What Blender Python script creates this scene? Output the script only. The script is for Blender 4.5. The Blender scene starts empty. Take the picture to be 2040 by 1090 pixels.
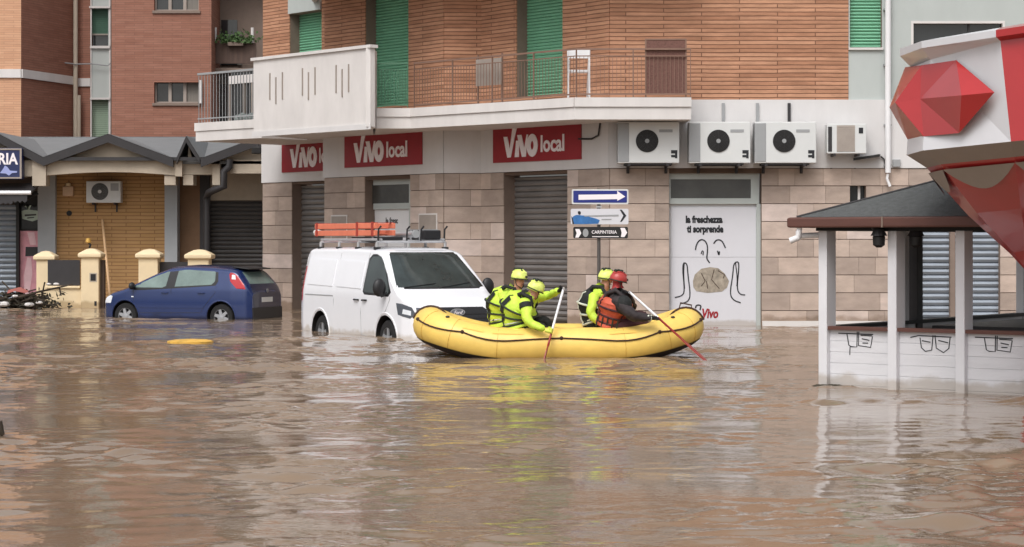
import bpy, bmesh, math, random
import numpy as np
from mathutils import Vector, Matrix, Quaternion, noise
random.seed(7)
S = bpy.context.scene
C = S.collection
R = math.radians
# ------------------------------------------------------------------ camera
F = 4200.0; HOR = 480.0; EYE = 1.78          # focal length in photo pixels, horizon row, eye height over the water
cam = bpy.data.cameras.new('camera'); camo = bpy.data.objects.new('camera', cam); C.objects.link(camo)
cam.sensor_width = 36; cam.lens = F/2040*36; cam.shift_y = -(545-HOR)/2040
cam.clip_start = .1; cam.clip_end = 2000
camo.location = (0, 0, EYE); camo.rotation_euler = (R(90), 0, 0); S.camera = camo
# ------------------------------------------------------------------ sky, sun, exposure
W = bpy.data.worlds.new('World'); S.world = W; W.use_nodes = True
nt = W.node_tree; nt.nodes.clear()
sky = nt.nodes.new('ShaderNodeTexSky'); sky.sky_type = 'NISHITA'; sky.sun_disc = False
sky.sun_elevation = R(52); sky.sun_rotation = R(200); sky.air_density = 1.2; sky.dust_density = 5; sky.ozone_density = 1
hs = nt.nodes.new('ShaderNodeHueSaturation'); hs.inputs['Saturation'].default_value = .22
bg = nt.nodes.new('ShaderNodeBackground'); bg.inputs[1].default_value = .145
wo = nt.nodes.new('ShaderNodeOutputWorld')
nt.links.new(sky.outputs[0], hs.inputs['Color']); nt.links.new(hs.outputs[0], bg.inputs[0]); nt.links.new(bg.outputs[0], wo.inputs[0])
sl = bpy.data.lights.new('sun', 'SUN'); sl.energy = .8; sl.angle = R(25); sl.color = (1, .97, .93)
so = bpy.data.objects.new('sun', sl); C.objects.link(so)
el, az = R(52), R(200)                        # the sun stands behind the camera, a little to the left
sd = Vector((math.sin(az)*math.cos(el), math.cos(az)*math.cos(el), math.sin(el)))
so.rotation_euler = sd.to_track_quat('Z', 'Y').to_euler()
S.view_settings.view_transform = 'Standard'; S.view_settings.look = 'None'
S.view_settings.exposure = .29; S.view_settings.gamma = 1
S.render.engine = 'CYCLES'; S.cycles.max_bounces = 6

# ------------------------------------------------------------------ materials
def lin(c):
    f = lambda v: v/12.92 if v <= .04045 else ((v+.055)/1.055)**2.4
    return (f(c[0]/255), f(c[1]/255), f(c[2]/255), 1)
def mat(name, rgb, rough=.7, metal=0, var=.12, vs=3.0, bump=.0, bs=60, coat=0, spec=.5, stretch=None, dirt=0):
    """rgb is the surface's own colour (sRGB 0-255); var is patchy variation"""
    m = bpy.data.materials.new(name); m.use_nodes = True; n = m.node_tree; b = n.nodes['Principled BSDF']
    b.inputs['Roughness'].default_value = rough; b.inputs['Metallic'].default_value = metal
    b.inputs['Coat Weight'].default_value = coat; b.inputs['Specular IOR Level'].default_value = spec
    tc = n.nodes.new('ShaderNodeTexCoord'); src = tc.outputs['Object']
    if stretch:
        mp = n.nodes.new('ShaderNodeMapping'); mp.inputs['Scale'].default_value = stretch
        n.links.new(src, mp.inputs[0]); src = mp.outputs[0]
    nz = n.nodes.new('ShaderNodeTexNoise'); nz.inputs['Scale'].default_value = vs; nz.inputs['Detail'].default_value = 8; nz.inputs['Roughness'].default_value = .62
    n.links.new(src, nz.inputs['Vector'])
    r = n.nodes.new('ShaderNodeValToRGB'); c = lin(rgb)
    r.color_ramp.elements[0].position = .3; r.color_ramp.elements[1].position = .72
    r.color_ramp.elements[0].color = tuple(max(0, v*(1-var)) for v in c[:3])+(1,)
    r.color_ramp.elements[1].color = tuple(min(1, v*(1+var)) for v in c[:3])+(1,)
    n.links.new(nz.outputs['Fac'], r.inputs[0]); n.links.new(r.outputs[0], b.inputs['Base Color'])
    if bump:
        nb = n.nodes.new('ShaderNodeTexNoise'); nb.inputs['Scale'].default_value = bs; nb.inputs['Detail'].default_value = 4
        n.links.new(src, nb.inputs['Vector'])
        bp = n.nodes.new('ShaderNodeBump'); bp.inputs['Strength'].default_value = bump; bp.inputs['Distance'].default_value = .02
        n.links.new(nb.outputs['Fac'], bp.inputs['Height']); n.links.new(bp.outputs[0], b.inputs['Normal'])
    return m
def brickmat(name, c1, c2, mort, bw, rh, ms, bump=.5, smooth=.1, var=.25):
    m = bpy.data.materials.new(name); m.use_nodes = True; n = m.node_tree; b = n.nodes['Principled BSDF']
    b.inputs['Roughness'].default_value = .8; b.inputs['Specular IOR Level'].default_value = .25
    uv = n.nodes.new('ShaderNodeUVMap')
    wv = n.nodes.new('ShaderNodeTexNoise'); wv.inputs['Scale'].default_value = 1.2
    n.links.new(uv.outputs[0], wv.inputs['Vector'])
    ad = n.nodes.new('ShaderNodeVectorMath'); ad.operation = 'MULTIPLY_ADD'; ad.inputs[1].default_value = (.0, .03, 0)
    n.links.new(wv.outputs['Color'], ad.inputs[0]); n.links.new(uv.outputs[0], ad.inputs[2])
    t = n.nodes.new('ShaderNodeTexBrick'); t.inputs['Scale'].default_value = 1
    t.inputs['Color1'].default_value = lin(c1); t.inputs['Color2'].default_value = lin(c2); t.inputs['Mortar'].default_value = lin(mort)
    t.inputs['Brick Width'].default_value = bw; t.inputs['Row Height'].default_value = rh
    t.inputs['Mortar Size'].default_value = ms; t.inputs['Mortar Smooth'].default_value = smooth
    n.links.new(ad.outputs[0], t.inputs['Vector'])
    mp = n.nodes.new('ShaderNodeMapping'); mp.inputs['Scale'].default_value = (1.2, 5, 1); n.links.new(uv.outputs[0], mp.inputs[0])
    nz = n.nodes.new('ShaderNodeTexNoise'); nz.inputs['Scale'].default_value = 1.3; nz.inputs['Detail'].default_value = 9; nz.inputs['Roughness'].default_value = .7
    n.links.new(mp.outputs[0], nz.inputs['Vector'])
    mr = n.nodes.new('ShaderNodeMapRange'); mr.inputs[1].default_value = .3; mr.inputs[2].default_value = .7; mr.inputs[3].default_value = 1-var; mr.inputs[4].default_value = 1+var
    n.links.new(nz.outputs['Fac'], mr.inputs[0])
    mx = n.nodes.new('ShaderNodeVectorMath'); mx.operation = 'SCALE'
    n.links.new(t.outputs['Color'], mx.inputs[0]); n.links.new(mr.outputs[0], mx.inputs['Scale']); n.links.new(mx.outputs[0], b.inputs['Base Color'])
    iv = n.nodes.new('ShaderNodeMath'); iv.operation = 'SUBTRACT'; iv.inputs[0].default_value = 1; n.links.new(t.outputs['Fac'], iv.inputs[1])
    bp = n.nodes.new('ShaderNodeBump'); bp.inputs['Strength'].default_value = bump; bp.inputs['Distance'].default_value = .015
    n.links.new(iv.outputs[0], bp.inputs['Height']); n.links.new(bp.outputs[0], b.inputs['Normal'])
    return m
def glassmat(name, rgb, rough=.06, var=.3):
    return mat(name, rgb, rough, 0, var, 1.3, spec=.7)
def stonemat(name, rgb):
    """travertine slabs: every block is an island of the mesh with its own tint"""
    m = mat(name, rgb, .75, 0, .16, 2.2, .25, 40, spec=.3, stretch=(1, 1, 2.2)); n = m.node_tree; b = n.nodes['Principled BSDF']
    g = n.nodes.new('ShaderNodeNewGeometry'); r = n.nodes.new('ShaderNodeValToRGB'); e = r.color_ramp.elements
    e[0].position = 0; e[0].color = (.76, .74, .72, 1); e[1].position = 1; e[1].color = (1.25, 1.28, 1.34, 1)
    for p, c in ((.35, (.82, .80, .78, 1)), (.6, (.95, .93, .9, 1)), (.82, (1.06, 1.03, 1.0, 1))):
        k = e.new(p); k.color = c
    n.links.new(g.outputs['Random Per Island'], r.inputs[0])
    src = b.inputs['Base Color'].links[0].from_socket
    mx = n.nodes.new('ShaderNodeVectorMath'); mx.operation = 'MULTIPLY'
    n.links.new(src, mx.inputs[0]); n.links.new(r.outputs[0], mx.inputs[1]); n.links.new(mx.outputs[0], b.inputs['Base Color'])
    return m
def tide(m, h=.10, k=.62):
    n = m.node_tree; b = n.nodes['Principled BSDF']; src = b.inputs['Base Color'].links[0].from_socket
    g = n.nodes.new('ShaderNodeNewGeometry'); sp = n.nodes.new('ShaderNodeSeparateXYZ'); n.links.new(g.outputs['Position'], sp.inputs[0])
    z = n.nodes.new('ShaderNodeTexNoise'); z.inputs['Scale'].default_value = 3.5; z.inputs['Detail'].default_value = 6; n.links.new(g.outputs['Position'], z.inputs['Vector'])
    a = n.nodes.new('ShaderNodeMath'); a.operation = 'MULTIPLY_ADD'; a.inputs[1].default_value = -.28; n.links.new(z.outputs['Fac'], a.inputs[0]); n.links.new(sp.outputs['Z'], a.inputs[2])
    r = n.nodes.new('ShaderNodeMapRange'); r.inputs[1].default_value = h-.16; r.inputs[2].default_value = h-.08; r.inputs[3].default_value = 1; r.inputs[4].default_value = 0; n.links.new(a.outputs[0], r.inputs[0])
    x = n.nodes.new('ShaderNodeMix'); x.data_type = 'RGBA'; x.blend_type = 'MULTIPLY'; n.links.new(r.outputs[0], x.inputs[0]); n.links.new(src, x.inputs[6]); x.inputs[7].default_value = (k, k*.93, k*.84, 1)
    n.links.new(x.outputs[2], b.inputs['Base Color']); return m
M = {}
M['brick'] = brickmat('brick_orange', (188, 142, 114), (166, 120, 94), (122, 88, 70), 1.6, .086, .012, .5, .3)
M['brick2'] = brickmat('brick_brown', (152, 108, 92), (142, 98, 82), (124, 90, 78), .6, .075, .008, .25, .4, .14)
M['brick3'] = brickmat('brick_tan', (204, 160, 130), (196, 150, 120), (176, 134, 108), .6, .075, .008, .25, .4, .1)
M['tile'] = brickmat('mustard_tiles', (186, 148, 104), (178, 140, 94), (142, 108, 74), .8, .10, .012, .35, .2, .1)
M['stone'] = stonemat('travertine', (184, 168, 158))
M['groove'] = mat('stone_joint', (92, 74, 62), .9)
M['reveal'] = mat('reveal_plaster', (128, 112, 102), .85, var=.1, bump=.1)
M['fascia'] = mat('white_render', (208, 206, 206), .8, var=.055, vs=1.6, bump=.08, spec=.3, stretch=(1.2, 1.2, .5))
M['fascia2'] = mat('pale_render', (178, 184, 182), .85, var=.05, vs=1.5, bump=.06, spec=.3, stretch=(1, 1, .4))
M['slab'] = mat('white_concrete', (210, 206, 204), .8, var=.07, vs=1.8, bump=.1, spec=.3, stretch=(1.3, 1.3, .5))
M['beige'] = mat('beige_concrete', (178, 166, 150), .85, var=.1, bump=.15)
M['cream'] = mat('cream_render', (226, 206, 170), .85, var=.07, vs=2, bump=.1)
M['green'] = mat('green_shutter', (118, 178, 146), .55, var=.06)
M['green2'] = mat('faded_green_shutter', (140, 160, 140), .6, var=.06)
M['shut'] = mat('grey_shutter', (132, 128, 126), .45, .35, var=.2, vs=1.2, stretch=(1, 1, 3))
M['shutd'] = mat('dark_shutter', (84, 82, 82), .5, .3, var=.12)
M['shutb'] = mat('blue_grey_shutter', (134, 142, 152), .42, .35, var=.1)
M['dark'] = mat('near_black', (24, 23, 24), .6)
M['char'] = mat('charcoal_metal', (52, 50, 52), .55, .2)
M['roofgrey'] = mat('grey_roof_sheet', (118, 120, 122), .7, var=.08, vs=2, bump=.1)
M['felt'] = mat('grey_roof_felt', (84, 86, 86), .95, var=.22, vs=14, bump=.6, bs=60)
M['white'] = mat('white_paint', (226, 226, 228), .45, var=.03)
M['whitew'] = mat('white_painted_wood', (212, 212, 216), .6, var=.07, vs=2.5, bump=.12, stretch=(.6, .6, 4))
M['postw'] = mat('white_post', (216, 216, 220), .6, var=.04)
M['redsign'] = mat('crimson_sign', (150, 24, 36), .4, var=.1)
M['letter'] = mat('white_letter', (238, 232, 236), .5, var=.02)
M['navy'] = mat('navy_sign', (30, 40, 84), .4)
M['bluesign'] = mat('blue_sign', (32, 44, 122), .4, var=.08)
M['acw'] = mat('ac_white', (206, 208, 208), .5, var=.03)
M['acg'] = mat('ac_grey', (150, 152, 154), .5, var=.05)
M['beigegrille'] = mat('ac_grille_beige', (168, 158, 150), .7)
M['glassd'] = glassmat('dark_glass', (44, 46, 48))
M['glassf'] = glassmat('frosted_glass', (74, 74, 72), .25)
M['vang'] = glassmat('van_glass', (52, 60, 60), .05, .45)  # base colour lightened to carry grey reflections
M['carg'] = glassmat('car_glass', (108, 126, 122), .08, .35)
M['vanp'] = mat('van_paint', (232, 233, 238), .22, var=.02, coat=.6)
M['carp'] = mat('blue_paint', (34, 52, 100), .22, .25, var=.06, coat=.7)
M['plast'] = mat('black_plastic', (30, 30, 33), .5)
M['tyre'] = mat('tyre', (26, 26, 27), .85)
M['rim'] = mat('alloy', (170, 172, 176), .4, .5)
M['hub'] = mat('steel_hubcap', (120, 120, 124), .5, .3)
M['lampw'] = mat('lamp_clear', (226, 230, 236), .15)
M['lampd'] = mat('lamp_smoked', (88, 92, 100), .12)
M['lampr'] = mat('lamp_red', (170, 22, 34), .2)
M['orange'] = mat('orange_ladder', (222, 124, 96), .5, var=.1)
M['alu'] = mat('aluminium', (190, 190, 192), .4, .6)
M['yellow'] = mat('yellow_raft', (236, 200, 104), .42, var=.13, vs=2.4, bump=.12, bs=7)
M['yellowd'] = mat('yellow_raft_patch', (240, 196, 96), .5)
M['rope'] = mat('dark_rope', (62, 40, 30), .8)
M['raftb'] = mat('raft_floor_black', (34, 26, 26), .7)
M['hivis'] = mat('hivis_yellow', (198, 228, 76), .6, var=.1, vs=14, bump=.4, bs=22)
M['helmy'] = mat('helmet_yellow', (222, 236, 122), .4, var=.22, vs=16)
M['helmr'] = mat('helmet_red', (172, 62, 58), .35, var=.08)
M['vblack'] = mat('black_fabric', (26, 28, 28), .8, var=.3, vs=20, bump=.4, bs=25)
M['strap'] = mat('dark_strap', (34, 44, 34), .7)
M['refl'] = mat('reflective_tape', (206, 210, 196), .4, var=.1)
M['maroon'] = mat('maroon_trousers', (66, 30, 36), .75, var=.3, vs=10, bump=.3)
M['orangev'] = mat('orange_vest', (196, 86, 60), .6, var=.15, vs=14, bump=.4, bs=22)
M['skin'] = mat('skin', (196, 142, 116), .55, var=.06)
M['glove'] = mat('black_glove', (24, 24, 26), .8)
M['glovey'] = mat('yellow_glove', (214, 226, 92), .7)
M['shaft'] = mat('white_shaft', (228, 228, 232), .35)
M['redbl'] = mat('red_blade', (150, 34, 30), .35)
M['kred'] = mat('glossy_red', (172, 42, 44), .28, var=.07, vs=2, coat=.5)
M['kwhite'] = mat('glossy_white', (214, 214, 218), .35, var=.03, coat=.2)
M['kgrey'] = mat('grey_underside', (150, 140, 132), .5, var=.06)
M['wood'] = mat('brown_wood', (92, 58, 50), .6, var=.12, stretch=(1, 1, 6))
M['pinkp'] = mat('pink_poster', (226, 160, 172), .6, var=.2, vs=4)
M['ink'] = mat('black_ink', (26, 28, 34), .6)
M['bread'] = mat('bread', (156, 146, 132), .8, var=.35, vs=10)
M['poster'] = mat('white_poster', (206, 206, 212), .5, var=.02)
M['twig'] = mat('twig', (62, 52, 42), .9, var=.3)
M['leafd'] = mat('rotting_leaves', (58, 54, 44), .9, var=.4, vs=12)
M['leafg'] = mat('balcony_leaf', (70, 96, 52), .8, var=.3, vs=8)
M['curtain'] = mat('curtain', (120, 116, 110), .85, var=.12, stretch=(6, 6, .4))
M['redtrim'] = mat('red_trim', (160, 60, 50), .6)
M['ground'] = mat('asphalt', (62, 60, 58), .95)
M['teal'] = mat('teal_paint', (44, 140, 160), .4)
M['railp'] = mat('rail_brown', (132, 104, 90), .6, .2)
M['suit4'] = mat('dark_drysuit', (48, 40, 42), .75, var=.3, vs=12, bump=.4, bs=25)
M['railg'] = mat('rail_green', (74, 116, 92), .6)
M['greysh'] = mat('grey_metal_panel', (150, 140, 132), .6)

for k_, h_, d_ in (('stone', .16, .6), ('whitew', .10, .72), ('postw', .10, .72), ('cream', .12, .66), ('shut', .12, .7), ('shutb', .12, .7), ('poster', .08, .75), ('vanp', .06, .75), ('carp', .05, .75)): tide(M[k_], h_, d_)
# ------------------------------------------------------------------ mesh helpers
class MB:
    def __init__(s): s.v = []; s.f = []
    def add(s, vs, fs):
        o = len(s.v); s.v += [tuple(p) for p in vs]; s.f += [tuple(i+o for i in f) for f in fs]; return s
    def quad(s, a, b, c, d): return s.add([a, b, c, d], [(0, 1, 2, 3)])
    def hexa(s, p):      # p: 4 bottom (ccw), 4 top
        return s.add(p, [(0, 3, 2, 1), (4, 5, 6, 7), (0, 1, 5, 4), (1, 2, 6, 5), (2, 3, 7, 6), (3, 0, 4, 7)])
    def box(s, x0, x1, y0, y1, z0, z1):
        return s.hexa([(x0, y0, z0), (x1, y0, z0), (x1, y1, z0), (x0, y1, z0), (x0, y0, z1), (x1, y0, z1), (x1, y1, z1), (x0, y1, z1)])
    def fbox(s, fr, u0, u1, o0, o1, z0, z1):     # box in a wall's frame (o grows out of the wall)
        w = fr.w
        return s.hexa([w(u0, o1, z0), w(u1, o1, z0), w(u1, o0, z0), w(u0, o0, z0), w(u0, o1, z1), w(u1, o1, z1), w(u1, o0, z1), w(u0, o0, z1)])
    def tube(s, pts, r, n=8, cap=True):
        pts = [Vector(p) for p in pts]; m = len(pts); rs = r if isinstance(r, (list, tuple)) else [r]*m
        vs = []; up = None
        for i, p in enumerate(pts):
            t = (pts[min(i+1, m-1)]-pts[max(i-1, 0)]).normalized()
            if up is None: up = t.orthogonal().normalized()
            up = (up-t*up.dot(t)).normalized(); b = t.cross(up)
            for k in range(n):
                a = 2*math.pi*k/n; vs.append(p+(up*math.cos(a)+b*math.sin(a))*rs[i])
        fs = [(i*n+k, i*n+(k+1) % n, (i+1)*n+(k+1) % n, (i+1)*n+k) for i in range(m-1) for k in range(n)]
        if cap: fs += [tuple(reversed(range(n))), tuple(range((m-1)*n, m*n))]
        return s.add(vs, fs)
    def lathe(s, prof, c=(0, 0, 0), n=20, axis='Z', cap=True):
        vs = []
        for r, h in prof:
            for k in range(n):
                a = 2*math.pi*(k+.5)/n; x, y = r*math.cos(a), r*math.sin(a)
                p = {'Z': (x, y, h), 'Y': (x, h, y), 'X': (h, x, y)}[axis]
                vs.append((p[0]+c[0], p[1]+c[1], p[2]+c[2]))
        m = len(prof); fs = [(i*n+k, i*n+(k+1) % n, (i+1)*n+(k+1) % n, (i+1)*n+k) for i in range(m-1) for k in range(n)]
        if cap: fs += [tuple(reversed(range(n))), tuple(range((m-1)*n, m*n))]
        return s.add(vs, fs)
    def ball(s, c, r, n=12, m=8):
        r = (r, r, r) if not isinstance(r, (tuple, list)) else r; c = Vector(c); vs = []
        for i in range(1, m):
            th = math.pi*i/m
            for k in range(n):
                a = 2*math.pi*k/n; vs.append(c+Vector((r[0]*math.sin(th)*math.cos(a), r[1]*math.sin(th)*math.sin(a), r[2]*math.cos(th))))
        t = len(vs); vs += [c+Vector((0, 0, r[2])), c-Vector((0, 0, r[2]))]
        fs = [(i*n+k, (i+1)*n+k, (i+1)*n+(k+1) % n, i*n+(k+1) % n) for i in range(m-2) for k in range(n)]
        fs += [(t, k, (k+1) % n) for k in range(n)]+[(t+1, (m-2)*n+(k+1) % n, (m-2)*n+k) for k in range(n)]
        return s.add(vs, fs)
    def prism(s, poly, T, h0, h1):     # polygon of (a,b); T(a,b,h) -> world
        n = len(poly); vs = [T(a, b, h0) for a, b in poly]+[T(a, b, h1) for a, b in poly]
        return s.add(vs, [tuple(reversed(range(n))), tuple(range(n, 2*n))]+[(i, (i+1) % n, n+(i+1) % n, n+i) for i in range(n)])
    def stroke(s, pts, wd, T, h0, h1):  # a drawn line of width wd in a plane
        n = len(pts); L = []; Rr = []
        for i in range(n):
            a = pts[max(i-1, 0)]; b = pts[min(i+1, n-1)]; dx, dy = b[0]-a[0], b[1]-a[1]; l = math.hypot(dx, dy) or 1
            w = wd[i] if isinstance(wd, list) else wd
            L.append((pts[i][0]-dy/l*w/2, pts[i][1]+dx/l*w/2)); Rr.append((pts[i][0]+dy/l*w/2, pts[i][1]-dx/l*w/2))
        for i in range(n-1): s.prism([L[i], Rr[i], Rr[i+1], L[i+1]], T, h0, h1)
        return s
def link(name, me, m=None, parent=None, smooth=None):
    o = bpy.data.objects.new(name, me); C.objects.link(o)
    if m is not None:
        for k in (m if isinstance(m, list) else [m]): me.materials.append(k)
    if parent: o.parent = parent
    return o
def obj(name, mb, m, parent=None, smooth=False, bevel=0):
    me = bpy.data.meshes.new(name); me.from_pydata(mb.v, [], mb.f); me.validate()
    bm = bmesh.new(); bm.from_mesh(me); bmesh.ops.recalc_face_normals(bm, faces=bm.faces)
    uv = bm.loops.layers.uv.new('UVMap')
    for f in bm.faces:
        n = f.normal
        if abs(n.z) > .8 or n.length < .5: t = Vector((1, 0, 0)); q = Vector((0, 1, 0))
        else: t = Vector((-n.y, n.x, 0)).normalized(); q = Vector((0, 0, 1))
        for l in f.loops: l[uv].uv = (l.vert.co.dot(t), l.vert.co.dot(q))
        f.smooth = bool(smooth)
    bm.to_mesh(me); bm.free()
    if smooth: me.set_sharp_from_angle(angle=R(40 if smooth is True else smooth))
    o = link(name, me, M[m] if isinstance(m, str) else m, parent)
    if bevel:
        b = o.modifiers.new('bevel', 'BEVEL'); b.width = bevel; b.segments = 2; b.limit_method = 'ANGLE'; b.angle_limit = R(40)
    return o
def tag(o, label=None, cat=None, group=None, kind=None):
    if label: o['label'] = label
    if cat: o['category'] = cat
    if group: o['group'] = group
    if kind: o['kind'] = kind
    return o
AUTO = []
def thing(name, label, cat, group=None, loc=None, rz=0):
    o = bpy.data.objects.new(name, None); C.objects.link(o); o.empty_display_size = .3
    if loc is None: AUTO.append(o)
    else: o.location = loc; o.rotation_euler = (0, 0, rz)
    return tag(o, label, cat, group)
def dup(root, loc, rz, label):
    def cp(o, par):
        c = o.copy(); C.objects.link(c); c.parent = par
        for ch in [k for k in bpy.data.objects if k.parent == o]: cp(ch, c)
        return c
    r = cp(root, None); r.location = loc; r.rotation_euler = (0, 0, rz); r['label'] = label
    return r
def P(px, py, d): return Vector(((px-1020)/F*d, d, EYE+(HOR-py)/F*d))
def GX(px, d): return (px-1020)/F*d
def ZH(py, d): return EYE+(HOR-py)/F*d
class Fr:
    """vertical wall plane from A (left in the picture) to B (right)"""
    def __init__(s, ax, ay, bx, by, world=True):
        s.A = Vector((ax, ay, 0)); s.B = Vector((bx, by, 0)); s.t = (s.B-s.A).normalized(); s.L = (s.B-s.A).length
        s.n = Vector((s.t.y, -s.t.x, 0))
    @staticmethod
    def px(pa, da, pb, db): return Fr(GX(pa, da), da, GX(pb, db), db)
    def w(s, u, o, z): return tuple(s.A+s.t*u+s.n*o+Vector((0, 0, z)))
    def u(s, px, o=0):
        k = (px-1020)/F; a = s.A+s.n*o
        return (k*a.y-a.x)/(s.t.x-k*s.t.y)
    def z(s, px, py, o=0):
        p = s.A+s.n*o+s.t*s.u(px, o); return ZH(py, p.y)
    def T(s, a, b, h): return s.w(a, h, b)
def rows_minus(u0, u1, holes):
    segs = [(u0, u1)]
    for a, b in holes:
        ns = []
        for s0, s1 in segs:
            if b <= s0 or a >= s1: ns.append((s0, s1)); continue
            if a > s0: ns.append((s0, a))
            if b < s1: ns.append((b, s1))
        segs = ns
    return [q for q in segs if q[1]-q[0] > .01]
def wall(mb, fr, u0, u1, z0, z1, holes=(), o=0, th=.25):
    """a slab of wall with rectangular holes (u0,u1,z0,z1)"""
    zs = sorted(set([z0, z1]+[min(max(h[2], z0), z1) for h in holes]+[min(max(h[3], z0), z1) for h in holes]))
    for a, b in zip(zs, zs[1:]):
        if b-a < 1e-4: continue
        for s0, s1 in rows_minus(u0, u1, [(h[0], h[1]) for h in holes if h[2] < b-1e-4 and h[3] > a+1e-4]):
            mb.fbox(fr, s0, s1, o-th, o, a, b)
def stones(mb, fr, u0, u1, z0, z1, rh, holes=(), o=0, th=.03):
    z = z0; k = 0
    while z < z1-.02:
        zt = min(z+rh, z1); u = u0-random.uniform(0, .6)
        for s0, s1 in rows_minus(u0, u1, [(h[0], h[1]) for h in holes if h[2] < zt-.02 and h[3] > z+.02]):
            u = s0
            while u < s1-.01:
                w = random.choice((.35, .6, .75, .95, 1.2)); e = min(u+w, s1)
                if s1-e < .22: e = s1
                mb.fbox(fr, u+.002, e-.002, o, o+th+random.uniform(-.002, .002), z+.007, zt-.007)
                u = e
        z += rh
def text(body, size, mt, parent, T, depth=.006, bold=0, sx=1, name='lettering', shear=0, align='LEFT'):
    """real letters laid on a plane: T(a,b,h)"""
    cu = bpy.data.curves.new(name, 'FONT'); cu.body = body; cu.size = size; cu.offset = bold; cu.shear = shear; cu.align_x = align; cu.extrude = depth/2; cu.resolution_u = 3
    o = bpy.data.objects.new('t', cu); C.objects.link(o)
    bpy.context.view_layer.update()
    me = bpy.data.meshes.new_from_object(o.evaluated_get(bpy.context.evaluated_depsgraph_get()))
    bpy.data.objects.remove(o); me.name = name; me.materials.clear()
    for v in me.vertices: v.co = T(v.co.x*sx, v.co.y, v.co.z+depth/2)
    return link(name, me, M[mt], parent)

# ------------------------------------------------------------------ ground and water
g = MB().box(-400, 400, -60, 700, -1.2, -.5); tag(obj('ground', g, 'ground'), kind='structure')
def watermat():
    m = bpy.data.materials.new('muddy_flood_water'); m.use_nodes = True; n = m.node_tree; b = n.nodes['Principled BSDF']
    b.inputs['Roughness'].default_value = .035; b.inputs['IOR'].default_value = 1.33; b.inputs['Specular IOR Level'].default_value = .42
    tc = n.nodes.new('ShaderNodeTexCoord')
    def noise(sc, stretch, det=3, rough=.5, dist=0):
        mp = n.nodes.new('ShaderNodeMapping'); mp.inputs['Scale'].default_value = stretch; n.links.new(tc.outputs['Object'], mp.inputs[0])
        z = n.nodes.new('ShaderNodeTexNoise'); z.inputs['Scale'].default_value = sc; z.inputs['Detail'].default_value = det; z.inputs['Roughness'].default_value = rough; z.inputs['Distortion'].default_value = dist
        n.links.new(mp.outputs[0], z.inputs['Vector']); return z.outputs['Fac']
    r = n.nodes.new('ShaderNodeValToRGB'); r.color_ramp.elements[0].position = .35; r.color_ramp.elements[1].position = .68
    r.color_ramp.elements[0].color = lin((126, 107, 89)); r.color_ramp.elements[1].color = lin((139, 120, 101))
    n.links.new(noise(.25, (1, 1, 1), 5), r.inputs[0]); n.links.new(r.outputs[0], b.inputs['Base Color'])
    def mul(a, bb):
        k = n.nodes.new('ShaderNodeMath'); k.operation = 'MULTIPLY'
        n.links.new(a, k.inputs[0])
        if isinstance(bb, float): k.inputs[1].default_value = bb
        else: n.links.new(bb, k.inputs[1])
        return k.outputs[0]
    def add(a, bb):
        k = n.nodes.new('ShaderNodeMath'); k.operation = 'ADD'; n.links.new(a, k.inputs[0]); n.links.new(bb, k.inputs[1]); return k.outputs[0]
    h = add(mul(noise(9, (.8, 1.4, 1), 2, .5, .6), 1.0), mul(noise(26, (.9, 1.3, 1), 2, .5, .3), .35))
    bp = n.nodes.new('ShaderNodeBump'); bp.inputs['Strength'].default_value = 1; bp.inputs['Distance'].default_value = .0022
    n.links.new(h, bp.inputs['Height']); n.links.new(bp.outputs[0], b.inputs['Normal'])
    return m
M['water'] = watermat()
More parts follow.
